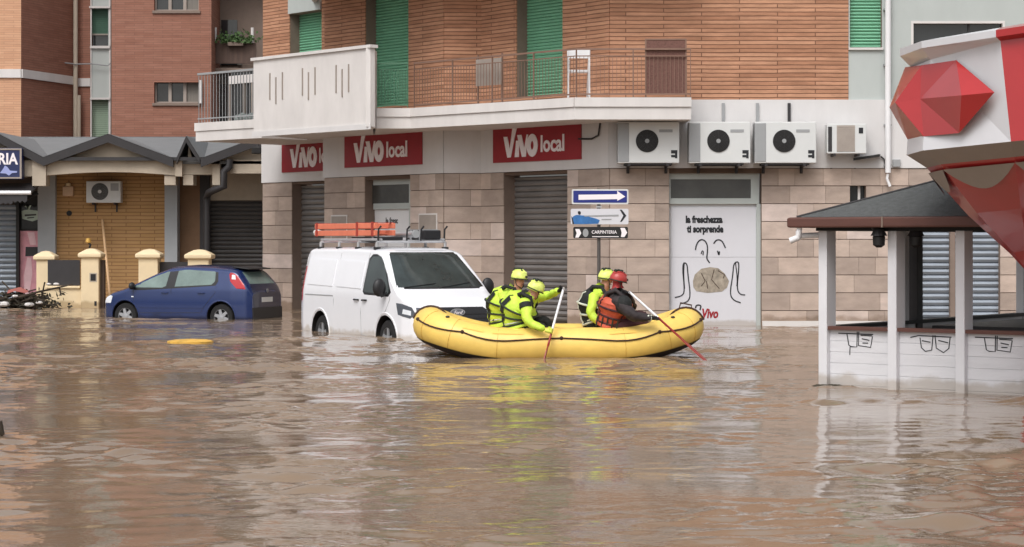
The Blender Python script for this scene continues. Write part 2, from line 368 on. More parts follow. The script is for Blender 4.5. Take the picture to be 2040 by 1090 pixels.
def water_mesh():
    """one sheet: real ripples where the flood lies before the shops, flat out to the horizon"""
    x0, x1, y0, y1, st = -17.0, 17.0, 7.0, 57.0, .062
    nx, ny = int((x1-x0)/st)+1, int((y1-y0)/st)+1
    X, Y = np.meshgrid(np.linspace(x0, x1, nx), np.linspace(y0, y1, ny)); rg = np.random.RandomState(5)
    def wav(n, l0, l1, slope, spread):
        H = np.zeros_like(X)
        for _ in range(n):
            lam = l0*(l1/l0)**rg.rand(); th = math.pi/2+rg.randn()*spread; k = 2*math.pi/lam
            H += slope/math.sqrt(n)*lam/(2*math.pi)*np.sin(k*(X*math.cos(th)+Y*math.sin(th))+rg.rand()*6.28)*1.41
        return H
    def lump(sc, n=14):
        H = np.zeros_like(X)
        for _ in range(n): th = rg.rand()*6.28; k = 2*math.pi/(sc*(.6+rg.rand()*1.2)); H += np.sin(k*(X*math.cos(th)+Y*math.sin(th)*1.3)+rg.rand()*6.28)
        return H/math.sqrt(n)
    m1 = np.clip(.62+.42*lump(4.5), .12, 1.5); m2 = np.clip(.55+.5*lump(2.6), .1, 1.6)
    # rings spreading from the raft, and warped chop
    ch = 1+.9*np.exp(-(((X-.7)/3.0)**2+((Y-32)/2.2)**2))+.7*np.exp(-(((X-5.2)/2.6)**2+((Y-24.5)/1.6)**2))+.5*np.exp(-(((X+2.5)/2.5)**2+((Y-38.5)/2.2)**2))+1.0*np.exp(-(((X+5)/3.5)**2+((Y-30.5)/4.5)**2))+.6*np.exp(-(((X-3.2)/1.6)**2+((Y-14)/2)**2))
    H = (wav(70, .20, .50, .13, .75)*m1*m2*1.4+wav(36, .5, 1.3, .06, .9)*m1*m1)*ch+wav(14, 2.0, 5.0, .014, 1.2)
    e = np.minimum(np.minimum(X-x0, x1-X), np.minimum(Y-y0, y1-Y)); H *= np.clip(e/1.0, 0, 1)
    co = np.stack([X, Y, H], -1).reshape(-1, 3); I = np.arange(nx*ny).reshape(ny, nx)
    q = np.stack([I[:-1, :-1], I[:-1, 1:], I[1:, 1:], I[1:, :-1]], -1).reshape(-1, 4)
    B = np.array([(-400, -60, 0), (400, -60, 0), (400, 700, 0), (-400, 700, 0)], float); nb = len(co); co = np.vstack([co, B])
    me = bpy.data.meshes.new('water'); me.vertices.add(len(co)); me.vertices.foreach_set('co', co.ravel())
    c = [I[0, 0], I[0, -1], I[-1, -1], I[-1, 0]]
    ed = [list(I[0, :]), list(I[:, -1]), list(I[-1, ::-1]), list(I[::-1, 0])]
    ng = [[nb+k]+[nb+(k+1) % 4]+list(reversed(ed[k])) for k in range(4)]
    loops = list(q.ravel())+[v for f in ng for v in f]; tot = [4]*len(q)+[len(f) for f in ng]
    me.loops.add(len(loops)); me.loops.foreach_set('vertex_index', np.array(loops, dtype=np.int32))
    me.polygons.add(len(tot)); me.polygons.foreach_set('loop_start', np.concatenate([[0], np.cumsum(tot)[:-1]]).astype(np.int32)); me.polygons.foreach_set('loop_total', np.array(tot, dtype=np.int32))
    me.update(calc_edges=True); me.polygons.foreach_set('use_smooth', np.ones(len(tot), dtype=bool)); return me
tag(link('water', water_mesh(), M['water']), kind='structure')

# ================================================================== main building
TOP = 13.0
d0 = 44.5
FR = Fr.px(1215, d0, 2300, d0)                       # frontal facade on the right
FC = Fr.px(960, 47.8, 1215, d0)                      # receding piece next to the corner
FT = Fr.px(885, 47.8, 960, 47.8)                     # short return
FB = Fr.px(648, 51.4, 885, 47.8)
FA = Fr.px(525, 55.9, 648, 53.7)
FA.B = FA.A+FA.t*(FA.L+1.2); FA.L += 1.2
bld = thing('apartment_building', 'corner building with brick upper floor, white fascia and stone ground floor', 'building')
ZF0 = ZH(335, d0)                                    # underside of the white fascia (3.32)
ZF1 = ZH(243, d0)                                    # its top / balcony soffit
ZB = ZH(199, d0)                                     # where the brick begins on the right facade
def hole(fr, x0, x1, y0, y1=None, o=0):
    u0, u1 = fr.u(x0, o), fr.u(x1, o); xm = (x0+x1)/2
    return (u0, u1, fr.z(xm, y1, o) if y1 is not None else -.5, fr.z(xm, y0, o))
# openings in photo pixels
hR = [hole(FR, 1333, 1517, 345), hole(FR, 1693, 1725, 370, 412), hole(FR, 1832, 1992, 400, None)]
hC = [hole(FC, 1005, 1132, 347)]
hB = [hole(FB, 728, 819, 357)]
hA = [hole(FA, 583, 655, 366)]
SZ = .376
sts = []; gv = MB()
for fr, hs_ in ((FR, hR), (FC, hC), (FT, []), (FB, hB), (FA, hA)):
    wall(gv, fr, 0, fr.L, -.5, ZF0-.003, hs_, o=-.0, th=.3)
    sts.append(MB()); stones(sts[-1], fr, .0, fr.L, ZF0-12*SZ, ZF0-.004, SZ, hs_)
w_g = obj('ground_floor_wall', gv, 'groove', bld)
for st in sts: obj('stone_cladding', st, 'stone', w_g, bevel=.004)
# fascia band, brick storeys
fa = MB(); hk = []
for fr in (FR, FC, FT, FB, FA):
    wall(fa, fr, -.02 if fr is not FT else .0, fr.L+(.02 if fr in (FC, FB) else 0), ZF0, ZB if fr is FR else ZF1+.2, [], o=.055, th=.3)
obj('fascia_band', fa, 'fascia', bld)
bk = MB(); XB = FR.u(1690)
gR = [hole(FR, 1693, 1757, -70, 95)]
gC = [hole(FC, 1030, 1122, -30, 190)]
gB = [hole(FB, 729, 815, -30, 212)]
gA = [hole(FA, 578, 642, 24, 118)]
def up(hs_, dz=3.6): return hs_+[(a, b, c+dz, d+dz) for a, b, c, d in hs_]+[(a, b, c+2*dz, d+2*dz) for a, b, c, d in hs_]
wall(bk, FR, 0, XB, ZB, TOP, [], o=.02)
for fr, hs_ in ((FC, up(gC)), (FT, []), (FB, up(gB)), (FA, up(gA))):
    wall(bk, fr, 0, fr.L, ZF1+.2, TOP, hs_, o=.02)
obj('brick_wall', bk, 'brick', bld)
pl = MB(); hw = [hole(FR, 1815, 2002, 42, 112)]
wall(pl, FR, XB, FR.L, ZB, TOP, up(gR)+hw, o=0)
obj('rendered_wall', pl, 'fascia2', bld)
rf = MB()
rf.prism([(p.x, p.y) for p in (FA.A, FA.B, FB.A, FB.B, FT.B, FC.B)]+[(FR.B.x, FR.B.y), (FR.B.x, FR.B.y+14), (FA.A.x-.0, FR.B.y+14)], lambda a, b, h: (a, b, h), TOP, TOP+.25)
rf.box(FA.A.x, FA.A.x+.25, FA.A.y+.1, 58.5, -.5, TOP)
obj('roof', rf, 'slab', bld)
# reveals behind every opening: a lining box open to the front
def lining(fr, h, dep, mt='reveal', parent=None):
    u0, u1, z0, z1 = h; m = MB(); e = .003
    m.fbox(fr, u0-.02, u0+e, -dep, -.005, z0, z1); m.fbox(fr, u1-e, u1+.02, -dep, -.005, z0, z1)
    m.fbox(fr, u0, u1, -dep, -.005, z1-e, z1+.02); m.fbox(fr, u0, u1, -dep, -.005, z0-.02, z0+e)
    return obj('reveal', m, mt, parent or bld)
def shutter(fr, h, dep, mt, pitch=.11, name='roller_shutter', parent=None):
    """horizontal slats with a curved face"""
    u0, u1, z0, z1 = h; m = MB(); z = z0; T = fr
    while z < z1-.01:
        ze = min(z+pitch, z1); prof = [(-dep-.03, z), (-dep+.0, z+pitch*.12), (-dep+.018, z+pitch*.5), (-dep+.0, z+pitch*.84), (-dep-.025, z+pitch*.97)]
        prof = [(o, min(q, z1)) for o, q in prof]
        for (oa, za), (ob, zb) in zip(prof, prof[1:]):
            if zb > za: m.quad(fr.w(u0, oa, za), fr.w(u1, oa, za), fr.w(u1, ob, zb), fr.w(u0, ob, zb))
        z += pitch
    m.fbox(fr, u0, u1, -dep-.06, -dep-.035, z0, z1)
    return obj(name, m, mt, parent or bld, smooth=50)
RS = {}
lining(FC, hC[0], .45); u0, u1, z0, z1 = hC[0]; shutter(FC, (u0+.003, u1-.003, z0, z1-.04), .3, 'shut', .125)
lining(FA, hA[0], .45); u0, u1, z0, z1 = hA[0]; shutter(FA, (u0+.003, u1-.003, z0, z1-.04), .28, 'shut', .14)
lining(FR, hR[2], .3); u0, u1, z0, z1 = hR[2]; shutter(FR, (u0+.003, u1-.003, z0, z1), .14, 'shutb', .13)
k = MB().fbox(FR, FR.u(1893), FR.u(1903), -.15, .0, -.4, hR[2][3]); obj('shutter_guide', k, 'reveal', bld)
for base, fr in ((gC, FC), (gB, FB), (gA, FA), (gR, FR)):
    for h in up(base)[:3]:
        if h[2] > TOP-.6: continue
        dep = .30 if fr is not FR else .16
        lining(fr, h, dep+.1, 'reveal'); s = shutter(fr, (h[0]+.003, h[1]-.003, h[2], min(h[3], TOP)-.003), dep, 'green', .07, 'green_shutter')
        if fr is FR: obj('window_sill', MB().fbox(fr, h[0]-.03, h[1]+.02, -.1, .06, h[2]-.05, h[2]-.002), 'slab', bld)
        if fr is FA: obj('shutter_box', MB().fbox(fr, h[0]-.0, h[1]-.0, .025, .07, h[3]+.004, h[3]+.55), 'fascia2', bld)
# dark strip window high on the pale wall
h = hw[0]; wn = obj('window', MB().fbox(FR, h[0]+.04, h[1]-.04, -.16, -.13, h[2]+.04, h[3]-.04), 'glassd', bld)
m = MB(); wall(m, FR, h[0], h[1], h[2], h[3], [(h[0]+.05, h[1]-.05, h[2]+.05, h[3]-.05)], o=.006, th=.18); obj('window_frame', m, 'slab', wn)
m = MB().fbox(FR, h[0]+1.22, h[0]+1.26, -.13, -.1, h[2]+.04, h[3]-.04); obj('mullion', m, 'char', wn)
# small window in the stone
h = hR[1]; wn = obj('window', MB().fbox(FR, h[0], h[1], -.2, -.17, h[2], h[3]), 'glassd', bld)
obj('mullion', MB().fbox(FR, h[0]+.19, h[0]+.24, -.17, -.12, h[2], h[3]), 'slab', wn)
lining(FR, h, .22)
# shop door with the drawn poster
h = hR[0]; lining(FR, h, .3)
dr = obj('shop_door', MB().fbox(FR, h[0]+.02, h[1]-.02, -.24, -.2, -.4, h[3]-.02), 'white', bld)
zt0, zt1 = FR.z(1425, 395), FR.z(1425, 357)
m = MB(); wall(m, FR, h[0]+.0, FR.u(1513), zt0-.12, h[3]-.003, [(FR.u(1337), FR.u(1497), zt0, zt1)], o=-.1, th=.08)
wall(m, FR, FR.u(1508), FR.u(1516.4), -.4, zt0-.122, [], o=-.1, th=.08)
obj('door_frame', m, M['fascia2'], dr)
obj('transom_glass', MB().fbox(FR, FR.u(1336), FR.u(1498), -.19, -.15, zt0-.02, zt1+.02), 'glassf', dr)
# shop door behind the van
h = hB[0]; lining(FB, h, .34)
dr2 = obj('shop_door', MB().fbox(FB, h[0]+.02, h[1]-.01, -.3, -.26, -.4, h[3]-.02), 'white', bld)
g0, g1 = hole(FB, 742, 816, 370, 405, -.2)[:2]; a = FB.z(780, 405, -.2); b_ = FB.z(780, 368, -.2)
m = MB(); wall(m, FB, h[0]+.07, h[1]-.003, -.4, h[3]-.003, [(g0, g1, a, b_), (g0, g1, -.4, a-.14)], o=-.18, th=.07); obj('door_frame', m, 'fascia2', dr2)
obj('transom_glass', MB().fbox(FB, g0-.02, g1+.005, -.25, -.2, a-.02, b_+.02), 'glassf', dr2)
text('la fresc', .2, 'ink', dr2, lambda x, y, z: FB.w(FB.u(768, -.25)+x, -.255+z, FB.z(790, 445, -.25)+y), bold=.002, sx=.85)
# meter boxes
for fr, x0, x1, y0, y1 in ((FB, 836, 869, 428, 475), (FB, 661, 690, 431, 475)):
    q = hole(fr, x0, x1, y0, y1, .04); m = MB(); m.fbox(fr, q[0]-.03, q[1]+.03, .0, .045, q[2]-.03, q[3]+.03)
    bx = obj('meter_box', m, 'slab', bld); obj('box_door', MB().fbox(fr, q[0], q[1], .046, .055, q[2], q[3]), 'greysh', bx)
# kerb strip at the foot of the stone
for fr, a, b in ((FR, FR.u(1518), FR.L),):
    obj('plinth', MB().fbox(fr, a, b, .033, .09, -.4, .09), 'slab', bld)
# ------------------------------------------------------------------ balconies of the corner building
SOF = EYE+2.495                                     # soffit height
pts = [(390, 52.9), (519, 51.1)]
Q = lambda px, d: (GX(px, d), d)
def slab_piece(fr, z0, z1, inn, mb, lip=True):
    mb.fbox(fr, 0, fr.L, -inn, 0, z0, z1)
def balc(k):
    dz = 3.6*k
    bal = obj('balcony', MB(), 'slab', bld)
    e0 = Fr(*Q(750, 46.8), *Q(818, 46.8)); e1 = Fr(*Q(818, 46.8), *Q(1145, 43.3)); e2 = Fr(*Q(1145, 43.3), *Q(1377, 43.3))
    z0, z1 = SOF+dz, SOF+dz+.45
    outer = [e0.A, e1.A, e2.A, e2.B]
    inner = [Vector((e2.B.x, d0-.0, 0)), FC.B, FC.A, FT.A, FB.w(FB.u(745), 0, 0)]
    pl_ = [(v[0], v[1]) for v in outer]+[(v[0], v[1]) for v in inner]
    m = MB(); m.prism(pl_, lambda a, b, h: (a, b, h), z0, z1-.2)
    # upper course proud by a lip
    off = .035
    for e in (e0, e1, e2): m.fbox(e, -.0, e.L, -.5, off, z1-.19, z1)
    m.prism(pl_, lambda a, b, h: (a, b, h), z1-.198, z1-.006)
    obj('floor_slab', m, 'slab', bal)
    def rail(e, u0, u1, mt, n, zb=z1+.06, zt=None, o=-.08):
        zt = zt or z1+1.02; mm = MB()
        mm.fbox(e, u0, u1, o-.02, o+.02, zt-.035, zt); mm.fbox(e, u0, u1, o-.012, o+.012, zb, zb+.03); mm.fbox(e, u0, u1, o-.012, o+.012, zt-.17, zt-.15)
        for i in range(n+1):
            u = u0+(u1-u0)*i/n; big = (i % 14 == 0 or i == n); r = .014 if big else .0045
            mm.fbox(e, max(u-r, u0), min(u+r, u1), o-r, o+r, z1-.0 if big else zb+.03, (zt-.035) if big else (zt-.17))
        return obj('railing', mm, mt, bal)
    ua = e0.L
    rail(e0, .02, e0.L-.06, 'railg', 9)
    for i in range(10): u = .05+(e0.L-.16)*i/9; obj('green_bar', MB().fbox(e0, u-.009, u+.009, -.1, -.085, z1+.1, z1+.85), 'railg', bal)
    rail(e1, .03, e1.L-.02, 'railp', 56); rail(e2, .02, e2.L, 'railp', 28)
    # solid parapet balcony
    s = Fr(*Q(505, 49.4), *Q(738, 46.0)); zt = z1+1.02+.0; b2 = obj('balcony', MB(), 'slab', bld)
    ztop = SOF+dz+ (268-122)/F*49.4
    m = MB(); m.fbox(s, 0, s.L, -.12, 0, SOF+dz, ztop); m.fbox(s, -.05, s.L+.05, -.17, .05, ztop+.002, ztop+.07)
    # right return to the railing corner, floor, left return
    sr = Fr(s.B.x, s.B.y, *Q(751, 46.95)); m.fbox(sr, .003, sr.L, -.1, 0, SOF+dz, ztop+.0)
    m.prism([(s.A.x+.02, s.A.y+.1), (s.B.x, s.B.y+.1), (sr.B.x-.1, sr.B.y), tuple(FB.w(FB.u(745), 0, 0))[:2], (FB.A.x, FB.A.y), (FA.A.x+1.5, FA.A.y-1.6), (s.A.x+1.0, s.A.y+2.5)], lambda a, b, h: (a, b, h), SOF+dz+.004, SOF+dz+.28)
    m.fbox(s, .02, .14, -1.6, -.13, SOF+dz+.1, ztop)
    obj('parapet', m, 'slab', b2)
    m = MB(); m.fbox(s, -.03, s.L+.02, .002, .025, SOF+dz-.06, SOF+dz+.06); obj('drip_edge', m, 'fascia', b2)
    # nine slots, in threes
    for c in (551, 616, 683):
        for j, (dx, up_) in enumerate(((-13, 0), (-1, -8), (12, 2))):
            ux = s.u(c+dx); yy0 = {551: 146, 616: 136, 683: 130}[c]-up_; z1_ = s.z(c+dx, yy0)+dz; z0_ = z1_-.62
            obj('slot', MB().fbox(s, ux-.02, ux+.02, .002, .014, z0_, z1_), 'greysh', b2)
    if k == 0: return e1, e2, s
    return None
e1, e2, e3 = balc(0); balc(1); balc(2)
# far-left slab with its veranda
s4 = Fr(*Q(390, 52.9), *Q(521, 51.1)); b3 = obj('balcony', MB(), 'slab', bld)
m = MB(); m.fbox(s4, 0, s4.L, -3, 0, SOF, SOF+.25); m.fbox(s4, -.02, s4.L, -2.9, .03, SOF+.255, SOF+.46); obj('floor_slab', m, 'slab', b3)
m = MB(); m.fbox(s4, .02, s4.L, -.08, -.03, SOF+1.66, SOF+1.71)
for i in range(22): u = .05+(s4.L-.1)*i/21; m.fbox(s4, u-.004, u+.004, -.07, -.05, SOF+.46, SOF+1.66)
m.fbox(s4, .02, s4.L, -.07, -.04, SOF+.55, SOF+.58)
obj('railing', m, 'acg', b3)
vr = obj('glazed_veranda', MB().fbox(s4, .38, s4.L+.1, -.86, -.82, SOF+.47, SOF+1.75), 'glassd', b3)
for u in (.38, .95, 1.28): obj('veranda_post', MB().fbox(s4, u-.03, u+.03, -.81, -.76, SOF+.47, SOF+1.45), 'greysh', vr)
obj('veranda_header', MB().fbox(s4, .36, s4.L+.1, -.81, -.75, SOF+1.455, SOF+1.66), 'slab', vr)
for i in range(6): obj('blind_slat', MB().fbox(s4, 1.34, s4.L, -.815, -.80, SOF+.62+i*.14, SOF+.69+i*.14), 'acg', vr)
m = MB(); rd = random.Random(8)
for i in range(5): m.ball(s4.w(1.0+i*.18, -.55, SOF+.56+rd.uniform(0, .05)), (.11, .08, .09), 8, 6)
tag(obj('laundry_pile', m, mat('grey_cloth', (120, 128, 126), .8, var=.3, vs=9)), 'grey-green clutter piled on the far-left balcony behind the thin railing', 'clutter')
# woven screen at the right end of the railing
q = hole(e2, 1288, 1365, 80, 186, -.12); q2 = (q[0], q[1], q[2], q[3]); m = MB(); m.fbox(e2, q[0], q[1], -.14, -.12, q[2], q[3])
sc = thing('privacy_screen', 'brown woven screen tied to the right end of the balcony railing', 'screen')
obj('screen_panel', m, mat('woven_screen', (112, 80, 72), .9, var=.25, vs=30), sc)
m = MB()
for a in (q[0]-.03, q[1]): m.fbox(e2, a, a+.03, -.15, -.11, SOF+.46, q[3]+.03)
m.fbox(e2, q[0], q[1], -.15, -.11, q[3], q[3]+.03); obj('screen_frame', m, 'railp', sc)
# folding white chair and grey folded table on the balcony
ch = thing('folding_chair', 'white folding chair behind the railing near the balcony corner', 'chair')
ep = Fr(e1.w(e1.L-.25, -.4, 0)[0], e1.w(e1.L-.25, -.4, 0)[1], e1.w(e1.L-.25, -.4, 0)[0]+.6, e1.w(e1.L-.25, -.4, 0)[1]+.02)
ua, ub = ep.u(1132), ep.u(1174); zc = lambda y: ep.z(1150, y)
m = MB()
for u in (ua, ub): m.tube([ep.w(u, 0, SOF+.452), ep.w(u, -.03, zc(98))], .022)
m.tube([ep.w(ua+.02, -.4, SOF+.452), ep.w(ua+.02, 0, zc(120))], .014); m.tube([ep.w(ub-.02, -.4, SOF+.452), ep.w(ub-.02, 0, zc(120))], .014)
obj('chair_frame', m, 'white', ch)
m = MB(); m.fbox(ep, ua, ub, -.4, -.02, zc(143), zc(139)); obj('seat', m, 'white', ch)
m = MB(); m.fbox(ep, ua, ub, -.05, -.025, zc(116), zc(99)); obj('backrest', m, 'white', ch)
tb = thing('folded_table', 'grey folded table leaning on the brick wall behind the railing', 'table')
q = hole(e1, 948, 998, 117, 170, -.35); m = MB(); m.fbox(e1, q[0], q[1], -.38, -.35, q[2], q[3]); obj('tabletop', m, 'greysh', tb)
m = MB()
for u in (q[0], q[1]-.03): m.fbox(e1, u, u+.03, -.42, -.385, SOF+.452, q[3]+.1)
obj('leg', m, 'railp', tb)

# ------------------------------------------------------------------ signs of the shop
def vivo(fr, x0, x1, y0, y1, label, clip=None):
    q = hole(fr, x0, x1, y0, y1, .07); t = thing('shop_sign', label, 'sign', 'red shop signs along the white fascia')
    u1 = q[1]; obj('sign_board', MB().fbox(fr, q[0], u1, .058, .085, q[2], q[3]), 'redsign', t)
    W_ = q[1]-q[0]; H_ = q[3]-q[2]; m = MB(); sx = W_; ox, oz = q[0], q[2]
    T = lambda a, b, h: fr.w(ox+a*W_, h, oz+b*H_)
    def st_(p, w): m.stroke(p, w, lambda a, b, h: fr.w(ox+a*W_, h, oz+b*H_*1.0), .086, .1)
    asp = H_/W_
    def poly(p, h1=.1): m.prism(p, T, .086, h1)
    poly([(.13, .70), (.175, .70), (.205, .36), (.235, .92), (.285, .92), (.265, .72), (.215, .13), (.175, .13)])          # V with its tall arm
    poly([(.262, .13), (.31, .13), (.312, .58), (.278, .58)])                                                               # i
    poly([(.29, .73), (.34, .73), (.372, .37), (.40, .73), (.415, .73), (.39, .13), (.345, .13)], .0995)                     # V
    n = 20; cx, cz = .463, .43
    ou = [(cx+.063*math.cos(2*math.pi*i/n), cz+.31*math.sin(2*math.pi*i/n)) for i in range(n)]; inn = [(cx+.018*math.cos(2*math.pi*i/n), cz+.12*math.sin(2*math.pi*i/n)) for i in range(n)]
    for i in range(n):
        j = (i+1) % n; m.prism([ou[i], ou[j], inn[j], inn[i]], T, .0862, .1008)
    obj('logo', m, 'letter', t)
    text('local', H_*.62, 'letter', t, lambda a, b, h: fr.w(ox+W_*.555+a, .086+h, oz+H_*.25+b), depth=.014, bold=.012, sx=.56*W_/H_/2.35)
    return t
vivo(FC, 983, 1158, 247, 321, 'red shop sign over the open brown shutter, nearest the building corner')
vivo(FB, 687, 841, 261, 331, 'middle red shop sign, over the shop door behind the van')
sA = vivo(FA, 562, 700, 274, 341, 'leftmost red shop sign, its right end hidden by the projecting fascia')
sA['label'] = 'leftmost red shop sign, cut off by the projecting white fascia beside it'

# poster with the drawn face
pt = thing('shop_poster', 'white poster with a drawn face and loaf filling the shop door', 'poster')
q = hole(FR, 1337, 1512, 413, 655, -.12); obj('poster_sheet', MB().fbox(FR, q[0], q[1], -.2, -.165, -.3, q[3]), 'poster', pt)
def TP(px, py, h): return FR.w(FR.u(px, -.16), -.164+h, FR.z(px, py, -.16))
m = MB()
def ln(p, w=2.3):
    # smooth the drawn line
    for _ in range(2):
        q_ = [p[0]]
        for a, b in zip(p, p[1:]): q_ += [(a[0]*.75+b[0]*.25, a[1]*.75+b[1]*.25), (a[0]*.25+b[0]*.75, a[1]*.25+b[1]*.75)]
        p = q_+[p[-1]]
    obj('drawn_line', MB().stroke(p, w, TP, .0, .006), 'ink', pt)
Z = lambda L: [(1320+a/3.89, 380+b/3.89) for a, b in L]
ln(Z([(255, 460), (262, 415), (290, 378), (325, 382), (348, 420), (348, 480), (340, 525), (365, 560)]), 2.6)
ln(Z([(395, 410), (420, 378), (460, 385), (488, 445)]), 2.6)
ln(Z([(300, 490), (305, 465), (318, 470), (312, 500)]), 2); ln(Z([(425, 465), (437, 505), (440, 470)]), 2.6)
ln(Z([(95, 828), (150, 815), (172, 780), (150, 560), (190, 560), (195, 640), (218, 820), (190, 865), (135, 875)]), 2.3)
ln(Z([(168, 560), (162, 650), (170, 760)]), 2)
ln(Z([(640, 808), (600, 805), (575, 760), (592, 600), (588, 545), (550, 565), (545, 650), (520, 800), (550, 850), (605, 868)]), 2.3)
ln(Z([(565, 560), (580, 680), (575, 740)]), 2)
ln(Z([(255, 910), (262, 885), (300, 888), (290, 925)]), 2.6)
m = MB(); ps = Z([(235, 700), (250, 650), (300, 605), (365, 592), (430, 600), (480, 640), (515, 700), (500, 750), (460, 782), (350, 792), (260, 778), (238, 745)])
m.prism(ps, TP, 0, .005); obj('drawn_loaf', m, 'bread', pt)
m = MB()
for a in ([(300, 640), (330, 700), (300, 740)], [(400, 610), (380, 690), (440, 760)], [(430, 620), (480, 650), (470, 680)], [(350, 760), (340, 700)]):
    m.stroke(Z(a), 1.6, TP, .0055, .008)
obj('crust_lines', m, 'rope', pt)
for s_, y in (('la freschezza', 443.5), ('ti sorprende', 462.5)):
    text(s_, .2, 'ink', pt, lambda a, b, h, y=y: FR.w(FR.u(1366 if y < 450 else 1369, -.16)+a, -.164+h, FR.z(1400, y, -.16)+b), bold=.011, sx=.76, name='poster_text')
text('Vivo', .27, 'redsign', pt, lambda a, b, h: FR.w(FR.u(1397, -.16)+a, -.164+h, FR.z(1400, 633, -.16)+b), bold=.01, sx=.72, shear=.2, name='poster_text')
obj('panel_joint', MB().fbox(FR, q[0], q[1], -.164, -.162, FR.z(1400, 512.6, -.16), FR.z(1400, 512, -.16)), 'acg', pt)

# ------------------------------------------------------------------ air conditioners
def ac_big(label, wd=1.28, ht=.86, dp=.42):
    t = thing('air_conditioner', label, 'air conditioner', 'large air conditioners in a row on the white wall', loc=(0, 0, 0))
    m = MB().box(-wd/2, wd/2, 0, dp, 0, ht); obj('casing', m, 'acw', t, bevel=.015)
    m = MB().box(-wd/2-.004, -wd/2+.24, -.008, dp-.02, .02, ht-.02); obj('side_panel', m, 'acg', t, bevel=.02)
    cx, cz, r = -.03+.0, .46, .235
    m = MB().lathe([(r, -.012), (r, .0)], (cx, 0, cz), 32, 'Y'); fan = obj('fan_opening', m, 'dark', t)
    m = MB()
    for i in range(7):
        rr = .06+i*.028; p = [(cx+rr*math.cos(a*math.pi/16), -.02, cz+rr*math.sin(a*math.pi/16)) for a in range(33)]; m.tube(p, .003, 4, False)
    for i in range(8): a = i*math.pi/4; m.tube([(cx, -.02, cz), (cx+r*math.cos(a), -.02, cz+r*math.sin(a))], .004, 4)
    obj('fan_guard', m, 'char', fan)
    m = MB().lathe([(.045, -.026), (.045, -.012)], (cx, 0, cz), 16, 'Y'); obj('fan_hub', m, 'acg', fan)
    m = MB().lathe([(r+.035, -.006), (r+.03, -.0145), (r+.004, -.006)], (cx, 0, cz), 32, 'Y')
    m = MB().box(wd/2-.42, wd/2-.14, -.006, -.001, ht-.22, ht-.16); obj('maker_plate', m, 'acg', t)
    m = MB(); m.box(wd/2-.17, wd/2-.04, -.006, -.001, .12, .17); m.box(wd/2-.17, wd/2-.04, -.006, -.001, .2, .27); m.box(wd/2-.09, wd/2-.04, -.005, -.001, .1, .2); obj('warning_label', m, 'ink', t)
    m = MB()
    for sx in (-.4, .4): m.box(sx-.03, sx+.03, .02, dp+.14, -.06, -.002); m.box(sx-.03, sx+.03, dp+.11, dp+.14, -.2, -.06)
    m.box(-.5, .5, .05, .09, -.04, -.001); m.box(-.5, .5, dp-.08, dp-.04, -.05, -.001); m.tube([(-.4, .2, -.03), (-.4, dp+.1, -.18)], .012, 6); m.tube([(.4, .2, -.03), (.4, dp+.1, -.18)], .012, 6)
    obj('bracket', m, 'char', t)
    return t
AD = d0-.62
a1 = ac_big('large air conditioner nearest the building corner, tucked under the balcony slab')
a1.location = (GX(1292, AD), AD, ZH(325, AD))
dup(a1, (GX(1434, AD), AD, ZH(325, AD)), 0, 'second large air conditioner from the corner, above the poster door')
dup(a1, (GX(1565, AD), AD, ZH(325, AD)), 0, 'third large air conditioner, beside the small beige-grilled one')
t = thing('air_conditioner', 'small air conditioner with a beige square grille, near the white downpipe', 'air conditioner')
ax = GX(1687, AD+.1); dd = AD+.1; z0 = ZH(306, dd); wv = .41
obj('casing', MB().box(ax-wv, ax+wv, dd, dd+.32, z0, z0+.62), 'acw', t, bevel=.012)
m = MB()
for i in range(14): m.box(ax-.2, ax+.16, dd-.012, dd-.002, z0+.05+i*.038, z0+.078+i*.038)
obj('grille', m, 'beigegrille', t); obj('grille_backing', MB().box(ax-.21, ax+.17, dd-.005, dd-.001, z0+.04, z0+.59), 'beigegrille', t)
obj('side_grille', MB().box(ax-wv+.02, ax-wv+.1, dd-.008, dd-.001, z0+.04, z0+.56), 'char', t)
obj('warning_label', MB().box(ax+.25, ax+.34, dd-.006, dd-.001, z0+.42, z0+.54), 'ink', t)
m = MB()
for sx in (-.25, .25): m.box(ax+sx-.02, ax+sx+.02, dd, d0-.0, z0-.05, z0-.004); m.box(ax+sx-.02, ax+sx+.02, d0-.035, d0-.002, z0-.3, z0-.05)
obj('bracket', m, 'char', t)
# vertical conduits above the units
for px, mt_ in ((1440, 'acg'), (1508, 'acg'), (1571, 'char')):
    tag(obj('conduit', MB().fbox(FR, FR.u(px)-.03, FR.u(px)+.03, .056, .11, ZH(244, d0), ZH(206, d0)), mt_),
        {1440: 'short grey conduit rising above the second large air conditioner', 1508: 'short pale conduit between the second and third large air conditioners', 1571: 'short dark conduit rising above the third large air conditioner'}[px], 'conduit')
